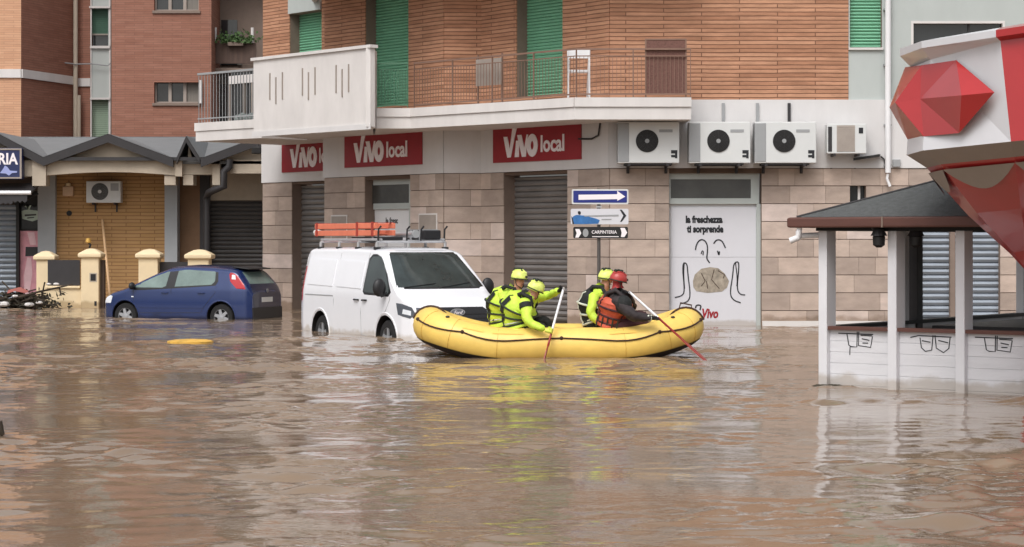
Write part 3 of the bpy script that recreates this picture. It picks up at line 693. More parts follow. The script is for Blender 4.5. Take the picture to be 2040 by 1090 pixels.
# white downpipe on the right
t = thing('downpipe', 'tall white downpipe on the pale wall right of the air conditioners', 'pipe')
xx = GX(1769, d0-.15)
m = MB().tube([(xx, d0-.15, TOP), (xx, d0-.15, ZH(345, d0))], .062, 12); obj('pipe', m, 'white', t, smooth=True)
m = MB().tube([(xx, d0-.15, ZH(347, d0)), (xx-.02, d0-.15, ZH(356, d0)), (xx+.04, d0-.17, ZH(372, d0))], .03, 8); obj('outlet', m, 'white', t, smooth=True)
m = MB()
for y in (20, 130, 250, 330): m.box(xx-.075, xx+.075, d0-.16, d0-.0, ZH(y, d0)-.02, ZH(y, d0)+.02)
obj('pipe_clamp', m, 'acg', t)
tag(obj('junction_box', MB().fbox(FR, FR.u(1777), FR.u(1792), .057, .13, ZH(333, d0), ZH(318, d0)), 'acg', bevel=.01), 'small grey junction box beside the white downpipe', 'box')
t = obj('drip_tray', MB().hexa([P(1700, 320, d0-.35), P(1752, 312, d0-.35), P(1754, 312, d0-.08), P(1702, 320, d0-.08), P(1700, 315, d0-.35), P(1752, 307, d0-.35), P(1754, 307, d0-.08), P(1702, 315, d0-.08)]), 'dark')
tag(t, 'black slanting cover on the wall below the small air conditioner', 'cover')
m = MB().tube([P(1755, 312, d0-.1), P(1762, 318, d0-.1), P(1764, 335, d0-.1)], .018); tag(obj('cable', m, 'char'), 'short dark cable hanging beside the white downpipe', 'cable')
m = MB().tube([FC.w(FC.u(1158), .08, FC.z(1158, 277)), FC.w(FC.u(1185), .09, FC.z(1185, 277)), FC.w(FC.u(1198), .09, FC.z(1198, 270)), FC.w(FC.u(1201), .08, FC.z(1201, 245))], .02); tag(obj('cable', m, 'char', smooth=True), 'dark cable curving up the fascia right of the corner shop sign', 'cable')

# ================================================================== brick block behind the shops (left)
DL = 66.0
lb = thing('apartment_block', 'brown brick block with slim window strips rising behind the low shops', 'building')
ft = Fr.px(-260, DL, 42, DL)                         # tan bay
fr1 = Fr.px(42, DL, 152, DL+3.2)                     # receding flank
fm = Fr.px(152, DL+3.2, 222, DL+3.2)                 # strip with the stacked windows
fr2 = Fr.px(222, DL+1, 421, DL+1)                    # main brick face
fx = Fr.px(421, DL+3, 560, DL+3)                     # recessed loggias
m = MB(); wall(m, ft, 0, ft.L, -.5, 15, [], 0, .4); obj('tan_brick_wall', m, 'brick3', lb)
m = MB(); wall(m, fr1, 0, fr1.L, -.5, 15, [], 0, .4)
wpx = lambda f, x0, x1, y0, y1: (f.u(x0), f.u(x1), f.z((x0+x1)/2, y1), f.z((x0+x1)/2, y0))
hm = [wpx(fm, 181, 216, 17, 92), wpx(fm, 181, 216, 198, 292)]
hm2 = [(a, b, c+3.2, d+3.2) for a, b, c, d in (hm[0],)]+[(a, b, c+6.4, d+6.4) for a, b, c, d in (hm[0],)]
wall(m, fm, 0, fm.u(180), -.5, 15, [], 0, .4)
hr = [wpx(fr2, 307, 396, -36, 21), wpx(fr2, 307, 396, 164, 205)]
h3 = [(a, b, c+3.2, d+3.2) for a, b, c, d in (hr[0],)]+[(a, b, c+6.4, d+6.4) for a, b, c, d in (hr[0],)]
wall(m, fr2, 0, fr2.L, -.5, 15, hr+h3, 0, .5)
m.fbox(fr2, 0, .3, -2.3, -.0-.5, -.5, 15)
m.fbox(fr2, fr2.L-.3, fr2.L, -4, -.5, -.5, 15)
obj('brick_wall', m, 'brick2', lb)
m = MB(); wall(m, fm, fm.u(180.5), fm.L-.01, -.5, 15, hm+hm2, .03, .4); obj('rendered_strip', m, 'fascia2', lb)
m = MB()
m.fbox(fm, fm.u(181), fm.u(183.5), .031, .08, -.5, 15); m.fbox(fm, fm.u(218), fm.u(221), .031, .08, -.5, 15)
m.fbox(fm, fm.u(181), fm.u(220), .081, .13, ZH(97, DL+3.2), ZH(92, DL+3.2)); m.fbox(fm, fm.u(181), fm.u(220), .081, .13, ZH(199, DL+3.2), ZH(195, DL+3.2)); m.fbox(fm, fm.u(179), fm.u(221), .081, .13, ZH(17, DL+3.2), ZH(13, DL+3.2))
obj('strip_trim', m, 'slab', lb)
for k, h in enumerate(hm+hm2):
    w_ = obj('window', MB().fbox(fm, h[0], h[1], -.3, -.25, h[2], h[3]), 'glassd', lb)
    zz = h[2] if k == 1 else h[2]+(h[3]-h[2])*.34
    mm = MB(); z = zz
    while z < h[3]-.02: mm.fbox(fm, h[0], h[1], -.2, -.17, z, min(z+.06, h[3])); z += .068
    obj('green_shutter', mm, M['green2'] if k == 1 else mat('dark_green_shutter', (58, 96, 78), .6), w_)
    if k != 1: obj('window_rail', MB().fbox(fm, h[0], h[1], -.16, -.13, zz-.05, zz), 'greysh', w_)
for h in hr+h3:
    w_ = obj('window', MB().fbox(fr2, h[0], h[1], -.32, -.28, h[2], h[3]), 'glassd', lb)
    mm = MB(); n = 3
    for i in range(n+1): u = h[0]+(h[1]-h[0])*i/n; mm.fbox(fr2, max(u-.05, h[0]), min(u+.05, h[1]), -.26, -.2, h[2], h[3])
    mm.fbox(fr2, h[0]+.0, h[1], -.27, -.205, h[2], h[2]+.05)
    obj('window_frame', mm, 'greysh', w_)
    obj('window_sill', MB().fbox(fr2, h[0]-.05, h[1]+.05, -.19, .06, h[2]-.09, h[2]-.003), 'reveal', w_)
    obj('curtain', MB().fbox(fr2, h[0]+(h[1]-h[0])*.67, h[1], -.277, -.268, h[2]+.05, h[3]-.003), 'curtain', w_)
# white string course stepping round the corner
m = MB()
zc0, zc1 = ZH(155, DL), ZH(138, DL)
for f in (ft, fr1): m.fbox(f, 0, f.L, .003, .06, zc0, zc1)
m.fbox(fm, 0, fm.u(180), .003, .06, zc0-.04, zc1-.04); obj('string_course', m, 'slab', lb)
m = MB(); m.fbox(Fr(ft.A.x, ft.A.y-.003, ft.B.x, ft.B.y-.003), ft.L-.04, ft.L, 0, .03, -.5, 15)
# loggias: dark recess, back wall, slabs, doors
lg = obj('loggia', MB(), 'reveal', lb)
m = MB(); wall(m, fx, -.2, fx.L+1, -.5, 15, [], 0, .3); obj('back_wall', m, 'reveal', lg)
m = MB()
for zf in (SOF+.46-3.1, SOF+.3, ZH(141, 69), ZH(141, 69)+3.2, ZH(141, 69)+6.4): obj('loggia_floor', MB().fbox(fx, -.2, fx.L+1, .002, 1.1, zf-.12, zf), 'reveal', lg)
qz = lambda y: ZH(y, DL+3)
dr_ = obj('glazed_door', MB().fbox(fx, fx.u(422), fx.u(505), .003, .06, qz(245), qz(166)), 'glassd', lg)
m = MB(); wall(m, fx, fx.u(421), fx.u(520), qz(250), qz(140), [(fx.u(424), fx.u(453), qz(244), qz(168)), (fx.u(457), fx.u(472), qz(244), qz(168))], .12, .05); obj('door_frame', m, 'curtain', lg)
m = MB(); z = qz(238)
while z < qz(150): m.fbox(fx, fx.u(473), fx.u(517), .122, .15, z, z+.12); z += .2
obj('white_blind', m, 'slab', lg)
for a, b in ((424, 440), (474, 482)):
    m = MB(); m.fbox(fx, fx.u(a), fx.u(b), .003, .1, qz(130), qz(62)); obj('curtain', m, 'curtain', lg)
obj('glazed_door', MB().fbox(fx, fx.u(441), fx.u(473), .003, .05, qz(130), qz(40)), 'glassd', lg)
m = MB(); m.fbox(fx, fx.u(422), fx.u(518), 1.0, 1.06, qz(132), qz(92)); obj('loggia_parapet', m, mat('brown_parapet', (92, 74, 66), .8, var=.25, stretch=(3, 3, .3)), lg)
m = MB().tube([fx.w(fx.u(438), 1.1, qz(88)), fx.w(fx.u(438), 1.1, qz(62))], .05); obj('lamp_tube', m, 'slab', lg)
m = MB().tube([fx.w(fx.u(511), 1.1, qz(92)), fx.w(fx.u(511), 1.1, qz(62))], .05); obj('lamp_tube', m, 'slab', lg)
# balcony greenery
m = MB()
for i in range(260):
    c = Vector(fx.w(fx.u(478)+random.gauss(0, .35), 1.15+random.gauss(0, .1), qz(92)+abs(random.gauss(0, .16))))
    a = Vector((random.uniform(-1, 1), random.uniform(-1, 1), random.uniform(-1, 1))).normalized()*.07; b = a.cross(Vector((random.uniform(-1, 1), random.uniform(-1, 1), .3))).normalized()*.04
    m.quad(c-a, c-b, c+a, c+b)
tp = thing('balcony_plant', 'green leafy plant in a box on the dark upper balcony at left', 'plant'); obj('leaves', m, 'leafg', tp)
obj('planter', MB().fbox(fx, fx.u(464), fx.u(494), 1.07, 1.25, qz(98), qz(91)), 'reveal', tp)
t = thing('downpipe', 'beige downpipe running down the brown brick block at left', 'pipe')
pz = DL+2.9
m = MB().tube([P(150.5, 0, pz)+Vector((0, 0, 8)), P(150.5, 300, pz)], .075, 10); obj('pipe', m, 'beige', t, smooth=True)
m = MB().tube([P(157.5, 190, pz), P(157.5, 300, pz)], .06, 10); obj('branch_pipe', m, 'beige', t, smooth=True)
tag(obj('downpipe', MB().tube([P(400, 160, DL+.9), P(400, 206, DL+.9)], .05, 8), 'slab'), 'short white vertical pipe right of the lower brick block window', 'pipe')
m = MB().tube([P(120, 124, DL+2.4), P(150, 128, DL+2.8), P(182, 127, DL+3), P(215, 131, DL+3), P(220, 126, DL+3)], .02, 6); tag(obj('cable', m, 'acg'), 'thin pale cable looped across the brown brick block', 'cable')
# ================================================================== low shops
DS = 59.0; DBm = 57.4
sh = thing('shop_row', 'low row of shops with grey roof, black gable trim and mustard tiled wall', 'building')
fs = Fr.px(-200, DS, 560, DS); fb = Fr.px(-200, DBm, 560, DBm)
def fz(f, y): return ZH(y, f.A.y)
def part(name, f, x0, x1, y0, y1, o0, o1, mt, par=sh, bev=0):
    return obj(name, MB().fbox(f, f.u(x0, o1), f.u(x1, o1), o0, o1, fz(f, y1), fz(f, y0)), mt, par, bevel=bev)
part('mustard_wall', fs, 108, 338, 340, 660, -.3, 0, 'tile')
gbp = mat('grey_blue_pillar', (166, 170, 174), .8, var=.05)
for a, b in ((78, 113), (330, 355)): obj('grey_pillar', MB().fbox(fs, fs.u(a), fs.u(b), -.3, .18, -.5, fz(fs, 340)), gbp, sh)
part('side_wall', fs, 355, 420, 350, 660, -1.2, -.4, mat('shaded_plaster', (150, 118, 92), .85))  # the shadow on this wall is mixed into its plaster colour
part('upper_panel', fs, 400, 560, 340, 399, -.3, -.1, 'beige')
part('dark_pipe_casing', fs, 398, 417, 345, 660, -.1, .12, 'char')
hs2 = (fs.u(416), fs.u(526), -.5, fz(fs, 400)); shutter(fs, hs2, .25, 'shutd', .12, 'roller_shutter', sh)
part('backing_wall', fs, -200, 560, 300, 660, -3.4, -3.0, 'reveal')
hs3 = (fs.u(-200), fs.u(30), -.5, fz(fs, 408)); 
shutter(fs, hs3, .2, 'shutb', .15, 'roller_shutter', sh)
part('dark_jamb', fs, 30, 79, 380, 660, -.5, -.3, 'dark')
m = MB()
m.fbox(fs, fs.u(30), fs.u(36), -.29, -.1, -.5, fz(fs, 400)); obj('jamb_trim', m, 'dark', sh)
# eaves beams
def beam(x0, x1, y0, y1, o0=-.1, o1=.25, arch=False):
    m = MB(); u0, u1 = fb.u(x0), fb.u(x1); z0, z1 = fz(fb, y1), fz(fb, y0)
    if arch:
        n = 12; poly = [(u0, z1), (u0, z0)]+[(u0+(u1-u0)*i/n, z0+.09*math.sin(math.pi*i/n)) for i in range(1, n)]+[(u1, z0), (u1, z1)]
        # keep as strips so the face stays clean
        for i in range(n):
            a = u0+(u1-u0)*i/n; b = u0+(u1-u0)*(i+1)/n; za = z0+.09*math.sin(math.pi*i/n); zb = z0+.09*math.sin(math.pi*(i+1)/n)
            m.prism([(a, za), (b, zb), (b, z1), (a, z1)], fb.T, o0, o1)
    else: m.fbox(fb, u0, u1, o0, o1, z0, z1)
    return obj('eaves_beam', m, 'beige', sh)
beam(46, 70, 320, 352); beam(70, 97, 319, 371, -.15, .35); beam(97, 352, 320, 350, arch=True); beam(352, 366, 320, 352, -.1, .3); beam(330, 352, 350.5, 369, -.3, .2)
beam(366, 425, 320, 348, -.5, .1); beam(366, 386, 348.5, 369, -.5, .1); beam(425, 440, 320, 369, -.1, .2); beam(460, 560, 319, 346, -.1, .2)
beam(-200, 46, 338, 352, -.6, 0)
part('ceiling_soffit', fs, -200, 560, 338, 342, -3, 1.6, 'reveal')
m = MB(); m.tube([P(457, 318, DBm-.35), P(457, 332, DBm-.35), P(446, 342, DBm-.35), P(446, 372, DBm-.35), P(428, 378, DBm-.3), P(416, 384, DBm), P(411, 395, DBm+.4), P(411, 610, DBm+.4)], .1, 10)
obj('downpipe', m, 'char', sh, smooth=True)
# roof with cross gables
ZE, ZR = fz(fb, 320), ZH(273, 62.5)
m = MB(); m.add([(-22, DBm-.2, ZE-.02), (-6.2, DBm-.2, ZE-.02), (-6.2, 62.5, ZR), (-22, 62.5, ZR), (-22, DBm-.2, ZE-.1), (-6.2, DBm-.2, ZE-.1), (-6.2, 62.5, ZR-.1), (-22, 62.5, ZR-.1)], [(0, 1, 2, 3), (7, 6, 5, 4), (0, 4, 5, 1), (1, 5, 6, 2), (2, 6, 7, 3), (3, 7, 4, 0)])
m.box(-22, -7.0, 62.3, 65, ZR-.15, ZR-.004)
# seam ridges of the sheets
obj('roof', m, 'roofgrey', sh)
fg = Fr(GX(-200, DBm-.45), DBm-.45, GX(560, DBm-.45), DBm-.45)
def gable(xl, yl, xp, yp, xr, yr, wd=.2, fill=True):
    gl = (fg.u(xl), fz(fg, yl)); gp = (fg.u(xp), fz(fg, yp)); gr = (fg.u(xr), fz(fg, yr)); m = MB()
    g_ = obj('gable', m, 'char', sh)
    for a, b in ((gl, gp), (gp, gr)):
        m.prism([(a[0], a[1]), (b[0], b[1]), (b[0], b[1]-wd*1.15), (a[0], a[1]-wd*1.15)], fg.T, -.1, .02)
    obj('bargeboard', m, 'char', g_)
    m = MB()
    for a, b in ((gl, gp), (gp, gr)):
        A0 = fg.w(a[0], .0, a[1]+.01); B0 = fg.w(b[0], .0, b[1]+.01); m.quad(A0, B0, (B0[0], 63, B0[2]), (A0[0], 63, A0[2]))
    obj('gable_roof', m, 'roofgrey', g_)
    if fill: obj('gable_wall', MB().prism([(gl[0]+.25, gl[1]-.12), (gr[0]-.25, gr[1]-.12), (gp[0], gp[1]-.12)], fg.T, -.5, -.35), 'beige', g_)
gable(85, 314, 215, 267, 345, 316); gable(352, 314, 371, 271, 398, 314, .15); gable(400, 316, 505, 277, 620, 316); gable(-120, 316, -12, 262, 85, 313)
part('gutter', fg, 76, 430, 313, 320, -.14, -.02, 'char')
# things on the shops
t = thing('shop_sign', 'dark blue lit-box sign with white capitals at the left edge', 'sign')
f5 = Fr.px(-120, DBm-.6, 44, DBm-.6)
bb = obj('sign_box', MB().fbox(f5, 0, f5.L, -.3, 0, fz(f5, 357), fz(f5, 295)), 'navy', t, bevel=.02)
m = MB(); wall(m, f5, 0.01, f5.L-.01, fz(f5, 356), fz(f5, 296), [(.06, f5.L-.06, fz(f5, 353), fz(f5, 299))], .02, .018); obj('sign_rim', m, 'greysh', t)
text('RIA', .42, 'letter', t, lambda a, b, h: f5.w(f5.u(-4)+a, .003+h, fz(f5, 327)+b), bold=.012, sx=.82)
m = MB(); TT = lambda a, b, h: f5.w(f5.u(a), h, fz(f5, b)); m.prism([(0, 345), (6, 337), (10, 330), (15, 333), (20, 340), (34, 341), (34, 344), (24, 345), (18, 350), (12, 346)], TT, .003, .012); obj('emblem', m, mat('pale_blue_paint', (150, 160, 210), .5), t)
t = thing('awning', 'rolled dark awning with a white front rail over the left shutter', 'awning')
m = MB().tube([P(-60, 384, DBm-.7), P(62, 384, DBm-.7)], .055); obj('front_rail', m, 'white', t, smooth=True)
m = MB(); m.add([P(-60, 366, DBm), P(70, 364, DBm), P(64, 384, DBm-.68), P(-60, 384, DBm-.68), P(-60, 400, DBm-.66), P(38, 400, DBm-.66)], [(0, 1, 2, 3)]); obj('canopy', m, 'char', t)
m = MB()
for i in range(12):
    x0_ = -60+i*9.5; m.add([P(x0_, 387, DBm-.69), P(x0_+9.5, 387, DBm-.69), P(x0_+9.5, 404-(i > 8)*4, DBm-.69), P(x0_+4.7, 408-(i > 8)*4, DBm-.69), P(x0_, 404-(i > 8)*4, DBm-.69)], [(0, 1, 2, 3, 4)])
obj('valance', m, 'char', t)
m = MB().tube([P(78, 368, DBm-.05), P(62, 384, DBm-.7)], .03); m.tube([P(76, 386, DBm-.1), P(40, 404, DBm-.5)], .025); obj('folding_arm', m, 'dark', t)
t = thing('air_conditioner', 'small white air conditioner on the mustard tiled wall', 'air conditioner')
dd = DS-.42; ax = GX(206, dd); z0 = ZH(404, dd)
obj('casing', MB().box(ax-.48, ax+.48, dd, dd+.3, z0, z0+.6), 'acw', t, bevel=.015)
m = MB().lathe([(.235, -.01), (.235, 0)], (ax-.1, dd, z0+.31), 28, 'Y'); fo = obj('fan_opening', m, 'dark', t)
m = MB()
for i in range(7):
    rr = .06+i*.026; m.tube([(ax-.1+rr*math.cos(a*math.pi/12), dd-.016, z0+.31+rr*math.sin(a*math.pi/12)) for a in range(25)], .004, 4, False)
obj('fan_guard', m, 'acg', fo); obj('fan_hub', MB().lathe([(.05, -.025), (.05, -.01)], (ax-.1, dd, z0+.31), 14, 'Y'), 'acw', fo)
obj('maker_plate', MB().box(ax+.2, ax+.42, dd-.006, dd-.001, z0+.33, z0+.54), 'acg', t)
m = MB()
for sx in (-.3, .3): m.box(ax+sx-.02, ax+sx+.02, dd, DS, z0-.05, z0-.003); m.box(ax+sx-.02, ax+sx+.02, DS-.05, DS-.002, z0-.25, z0-.05)
obj('bracket', m, 'char', t)
t = thing('alarm_box', 'small beige alarm box with a lamp on the mustard wall', 'alarm'); dd = DS-.15
p0 = P(135, 391, dd); obj('housing', MB().box(p0.x-.15, p0.x+.15, dd, DS-.003, p0.z, p0.z+.28), mat('peach_plastic', (206, 176, 148), .5), t, bevel=.03)
obj('lamp', MB().lathe([(.08, p0.z+.283), (.07, p0.z+.36), (.02, p0.z+.38)], (p0.x, dd+.08, 0), 12), 'cream', t, smooth=True)
tag(obj('vent', MB().lathe([(.075, -.02), (.075, 0), (.05, .002)], (P(138, 425, DS).x, DS-.003, ZH(425, DS)), 16, 'Y'), 'dark'), 'small dark round vent in the mustard tiled wall', 'vent')
t = thing('security_camera', 'dark security camera under the balcony slab at the building edge', 'camera')
c = P(513, 300, 56.2); obj('housing', MB().box(c.x-.13, c.x+.12, c.y-.25, c.y+.1, c.z-.09, c.z+.09), 'dark', t, bevel=.02); obj('mount', MB().tube([c+Vector((0, 0, .08)), c+Vector((.02, .1, .4))], .025), 'char', t)
tag(obj('pole', MB().tube([P(204, 438, DS-.1), P(219, 590, DBm), P(221, 616, DBm)], .035, 8), mat('bare_wood', (206, 170, 130), .7)), 'thin wooden pole leaning against the mustard wall', 'pole')
# window posters on the left shop
t = thing('poster', 'pink poster with a pale figure beside the left shutter', 'poster')
obj('poster_sheet', MB().fbox(fs, fs.u(36), fs.u(75), -.29, -.27, fz(fs, 590), fz(fs, 460)), 'pinkp', t)
TT = lambda a, b, h: fs.w(fs.u(a), h, fz(fs, b))
m = MB(); m.prism([(47, 492), (72, 492), (73, 510), (46, 511)], TT, -.268, -.262); obj('dark_band', m, 'char', t)
m = MB(); m.prism([(50, 513), (58, 514), (60, 545), (54, 588), (44, 588), (43, 550)], TT, -.268, -.262); m.prism([(50, 463), (64, 463), (68, 488), (56, 488)], TT, -.268, -.262); obj('pale_shape', m, mat('pale_pink', (240, 200, 206), .6), t)
t = thing('poster', 'dark glass notice with a pale lettered patch beside the left shutter', 'notice')
obj('glass', MB().fbox(fs, fs.u(37), fs.u(75), -.29, -.27, fz(fs, 456), fz(fs, 408)), 'glassd', t)
m = MB(); m.prism([(39, 420), (50, 417), (73, 420), (72, 437), (60, 441), (40, 436)], TT, -.268, -.262); m.prism([(44, 410), (48, 410), (50, 416), (55, 409), (58, 409), (54, 418)], TT, -.268, -.2632); obj('pale_patch', m, mat('pale_mint', (190, 206, 194), .6), t)
m = MB(); m.prism([(45, 427), (68, 426), (68, 429), (45, 431)], TT, -.2615, -.256); m.prism([(50, 433), (64, 432), (64, 434), (50, 435.5)], TT, -.2615, -.256); obj('dark_writing', m, 'char', t)

# ------------------------------------------------------------------ garden wall in front of the shops
DF = 56.4
def gpillar(x0, x1, ytop, d, label, slot=False):
    t = thing('gate_pillar', label, 'pillar', 'cream capped pillars in front of the shops')
    a, b = GX(x0, d), GX(x1, d); w_ = (b-a); cx = (a+b)/2; zt = ZH(ytop, d); hw = w_*.42
    obj('shaft', MB().box(cx-hw, cx+hw, d, d+2*hw, -.5, zt-.24), 'cream', t, bevel=.02)
    m = MB().lathe([(hw*1.414+.02, zt-.26), ((w_/2+.03)*1.414, zt-.23), ((w_/2+.03)*1.414, zt-.14), (w_*.5*1.2, zt-.09), (w_*.25*1.2, zt-.02), (.03, zt)], (cx, d+hw, 0), 4)
    obj('cap', m, 'cream', t, bevel=.02)
    if slot:
        z = ZH(552, d); obj('letter_slot', MB().box(cx+.02, cx+.16, d-.012, d-.001, z-.1, z+.08), 'dark', t); obj('slot_rim', MB().box(cx-.01, cx+.19, d-.008, d-.001, z-.13, z+.11), 'beige', t)
        z = ZH(604, d); obj('vent_hole', MB().box(cx+.12, cx+.18, d-.01, d-.001, z-.07, z+.05), 'dark', t)
    return t
gpillar(69, 108, 500, DF+.6, 'cream pillar left of the low wall, behind the debris heap')
gpillar(158, 200, 495, DF-.3, 'cream pillar with a small letter slot and a brass lamp on top', True)
gpillar(272, 318, 496, DF-.2, 'cream pillar behind the blue car, left of the dark panel')
gpillar(370, 420, 497, DF-1.5, 'cream pillar cap showing just above the blue car roof')
t = thing('lamp', 'small brass lamp on top of the slotted cream pillar', 'lamp'); c = P(178, 494, DF-.1)
m = MB().tube([c, c+Vector((.03, 0, .08)), c+Vector((-.02, 0, .14))], .03); obj('lamp_arm', m, 'dark', t)
m = MB().lathe([(.05, .13), (.075, .16), (.06, .25), (.02, .27)], tuple(c+Vector((-.03, 0, 0))), 12); obj('lamp_head', m, mat('brass', (206, 164, 84), .4, .3), t, smooth=True)
t = thing('garden_wall', 'low cream wall topped by a dark panel between two pillars', 'wall')
obj('wall_base', MB().box(GX(93, DF), GX(162, DF), DF, DF+.25, -.5, ZH(575, DF)), 'cream', t, bevel=.01)
obj('coping', MB().box(GX(90, DF), GX(160, DF), DF-.06, DF+.3, ZH(575, DF)+.003, ZH(570, DF)), 'cream', t, bevel=.015)
obj('dark_panel', MB().box(GX(95, DF+.1), GX(159, DF+.1), DF+.1, DF+.14, ZH(570, DF)+.01, ZH(518, DF+.1)), 'char', t)
t = thing('garden_wall', 'low cream wall and dark panel partly hidden by the blue car', 'wall')
obj('wall_base', MB().box(GX(314, DF), GX(372, DF), DF, DF+.25, -.5, ZH(575, DF)), 'cream', t)
obj('dark_panel', MB().box(GX(300, DF+.1), GX(410, DF-.4), DF+.1, DF+.14, ZH(575, DF)+.01, ZH(522, DF+.1)), 'char', t)
tag(obj('gate', MB().box(GX(200.5, DF), GX(209, DF), DF-.1, DF+.1, -.4, ZH(518, DF)), mat('brown_gate', (70, 54, 42), .7)), 'narrow dark brown gate edge right of the slotted pillar', 'gate')
# debris heap
t = thing('debris_heap', 'heap of sodden branches and rubbish by the low wall', 'debris')
rd = random.Random(3); m = MB()
for i in range(900):
    c = Vector((GX(45, 55.6)+rd.gauss(0, .42), 55.6+rd.gauss(0, .25), abs(rd.gauss(0, .16))+.02))
    a = Vector((rd.uniform(-1, 1), rd.uniform(-1, 1), rd.uniform(-.7, .7))).normalized()*rd.uniform(.05, .12); b = a.cross(Vector((rd.uniform(-1, 1), rd.uniform(-1, 1), .5))).normalized()*.035
    m.quad(c-a, c-b, c+a, c+b)
obj('leaves', m, 'leafd', t, smooth=False)
m = MB()
for i in range(26):
    c = Vector((GX(48, 55.5)+rd.gauss(0, .3), 55.4+rd.gauss(0, .15), rd.uniform(.02, .4))); a = Vector((rd.uniform(-1, 1), rd.uniform(-.4, .4), rd.uniform(-.3, .4))).normalized()*rd.uniform(.2, .6)
    m.tube([c-a, c+Vector((0, 0, .05)), c+a], rd.uniform(.01, .022), 5)
m.tube([P(20, 598, 55.2), P(75, 582, 55.2), P(125, 571, 55.5), P(146, 566, 55.6)], [.035, .03, .022, .01], 6)
m.tube([P(118, 572, 55.5), P(121, 586, 55.4)], .025, 5)
obj('branches', m, 'twig', t)
for x, y, r in ((58, 607, .1), (78, 603, .07), (8, 606, .12), (97, 566, .05), (112, 566, .06), (30, 590, .06)):
    obj('pale_rubbish', MB().ball(P(x, y, 55.1), (r*1.4, r, r*.6), 7, 5), 'slab', t)
m = MB(); m.prism([(16, 578), (40, 572), (58, 580), (50, 584), (30, 580), (14, 585)], lambda a, b, h: P(a, b, 55.3+h), 0, .3); obj('red_plastic', m, mat('faded_red_plastic', (176, 104, 96), .6), t)

# ================================================================== vehicles: one analytic shell, panels laid on it
def interp(tab, x):
    if x <= tab[0][0]: return tab[0][1]
    for (a, p), (b, q) in zip(tab, tab[1:]):
        if x <= b:
            t_ = (x-a)/(b-a); return p+(q-p)*t_
    return tab[-1][1]
def smoothtab(tab, x, r=.07):
    return sum(interp(tab, x+k*r/4)*w for k, w in zip(range(-4, 5), (1, 2, 3, 4, 5, 4, 3, 2, 1)))/25
class Shell:
    def __init__(s, x0, x1, top, wid, zb, belt, tum, r, H, n=4.0):
        s.x0, s.x1, s.top, s.wid, s.zb, s.belt, s.tum, s.r, s.H, s.n = x0, x1, top, wid, zb, belt, tum, r, H, n
    def zt(s, x): return smoothtab(s.top, x)
    def w(s, x): return smoothtab(s.wid, x, .05)
    def rr(s, x): return min(s.r, (s.zt(x)-s.zb)*.3)
    def y(s, x, z):
        zt = s.zt(x); r = s.rr(x)
        if z >= zt or z <= s.zb-.001: return 0
        v = s.w(x); b = s.belt
        if z > b: v *= 1-s.tum*((z-b)/(s.H-b))**1.15
        else: v *= 1+.018*math.sin(math.pi*min(1, max(0, (z-s.zb)/(b-s.zb))))-.0
        if z < s.zb+.1: v *= .94+.06*math.sin((z-s.zb)/.1*math.pi/2)
        t_ = (z-(zt-r))/r
        if t_ > 0: v *= max(0, 1-t_**s.n)**(1/s.n)
        return v
    def inside(s, x, y, z): return s.x0 <= x <= s.x1 and abs(y) < s.y(x, z)
    def side(s, sg, off=.006): return lambda a, b, h: (a, sg*(s.y(a, b)+off+h), b)
    def end(s, sg, off=.006):
        """surface seen from the front (sg=1) or back (sg=-1): (y,z) -> x"""
        def T(a, b, h):
            lo, hi = (s.x0+s.x1)/2, (s.x1 if sg > 0 else s.x0)
            if s.inside(hi, a, b): x = hi
            else:
                # walk from outside in
                x = hi
                for i in range(400):
                    if s.inside(x, a, b): break
                    x -= sg*.01
                l, o = x, x+sg*.01
                for _ in range(12):
                    mid = (l+o)/2
                    if s.inside(mid, a, b): l = mid
                    else: o = mid
                x = l
            return (x+sg*(off+h), a, b)
        return T
    def mesh(s, nx=120, nz=26):
        m = MB(); st = []
        xs = [s.x0+(s.x1-s.x0)*(.5-.5*math.cos(math.pi*i/nx)) for i in range(nx+1)]
        for x in xs:
            zt = s.zt(x); r = s.rr(x); ring = []
            zs = [s.zb+(zt-r-s.zb)*(i/nz) for i in range(nz+1)]
            half = [(s.y(x, z+1e-4 if z == s.zb else z), z) for z in zs]
            yb = half[-1][0]
            for k in range(1, 13):
                th = k/12*math.pi/2; t_ = math.sin(th)**(2/s.n); half.append((yb*math.cos(th)**(2/s.n) if k < 12 else 0, zt-r+r*t_))
            # tumble continues over the rounding
            ring = [(x, y, z) for y, z in half]+[(x, -y, z) for y, z in reversed(half[:-1])]
            st.append(ring)
        n = len(st[0]); vs = [p for r_ in st for p in r_]
        fs = [(i*n+k, i*n+(k+1) % n, (i+1)*n+(k+1) % n, (i+1)*n+k) for i in range(len(st)-1) for k in range(n)]
        fs += [tuple(range(n)), tuple(reversed(range((len(st)-1)*n, len(st)*n)))]
        return m.add(vs, fs)
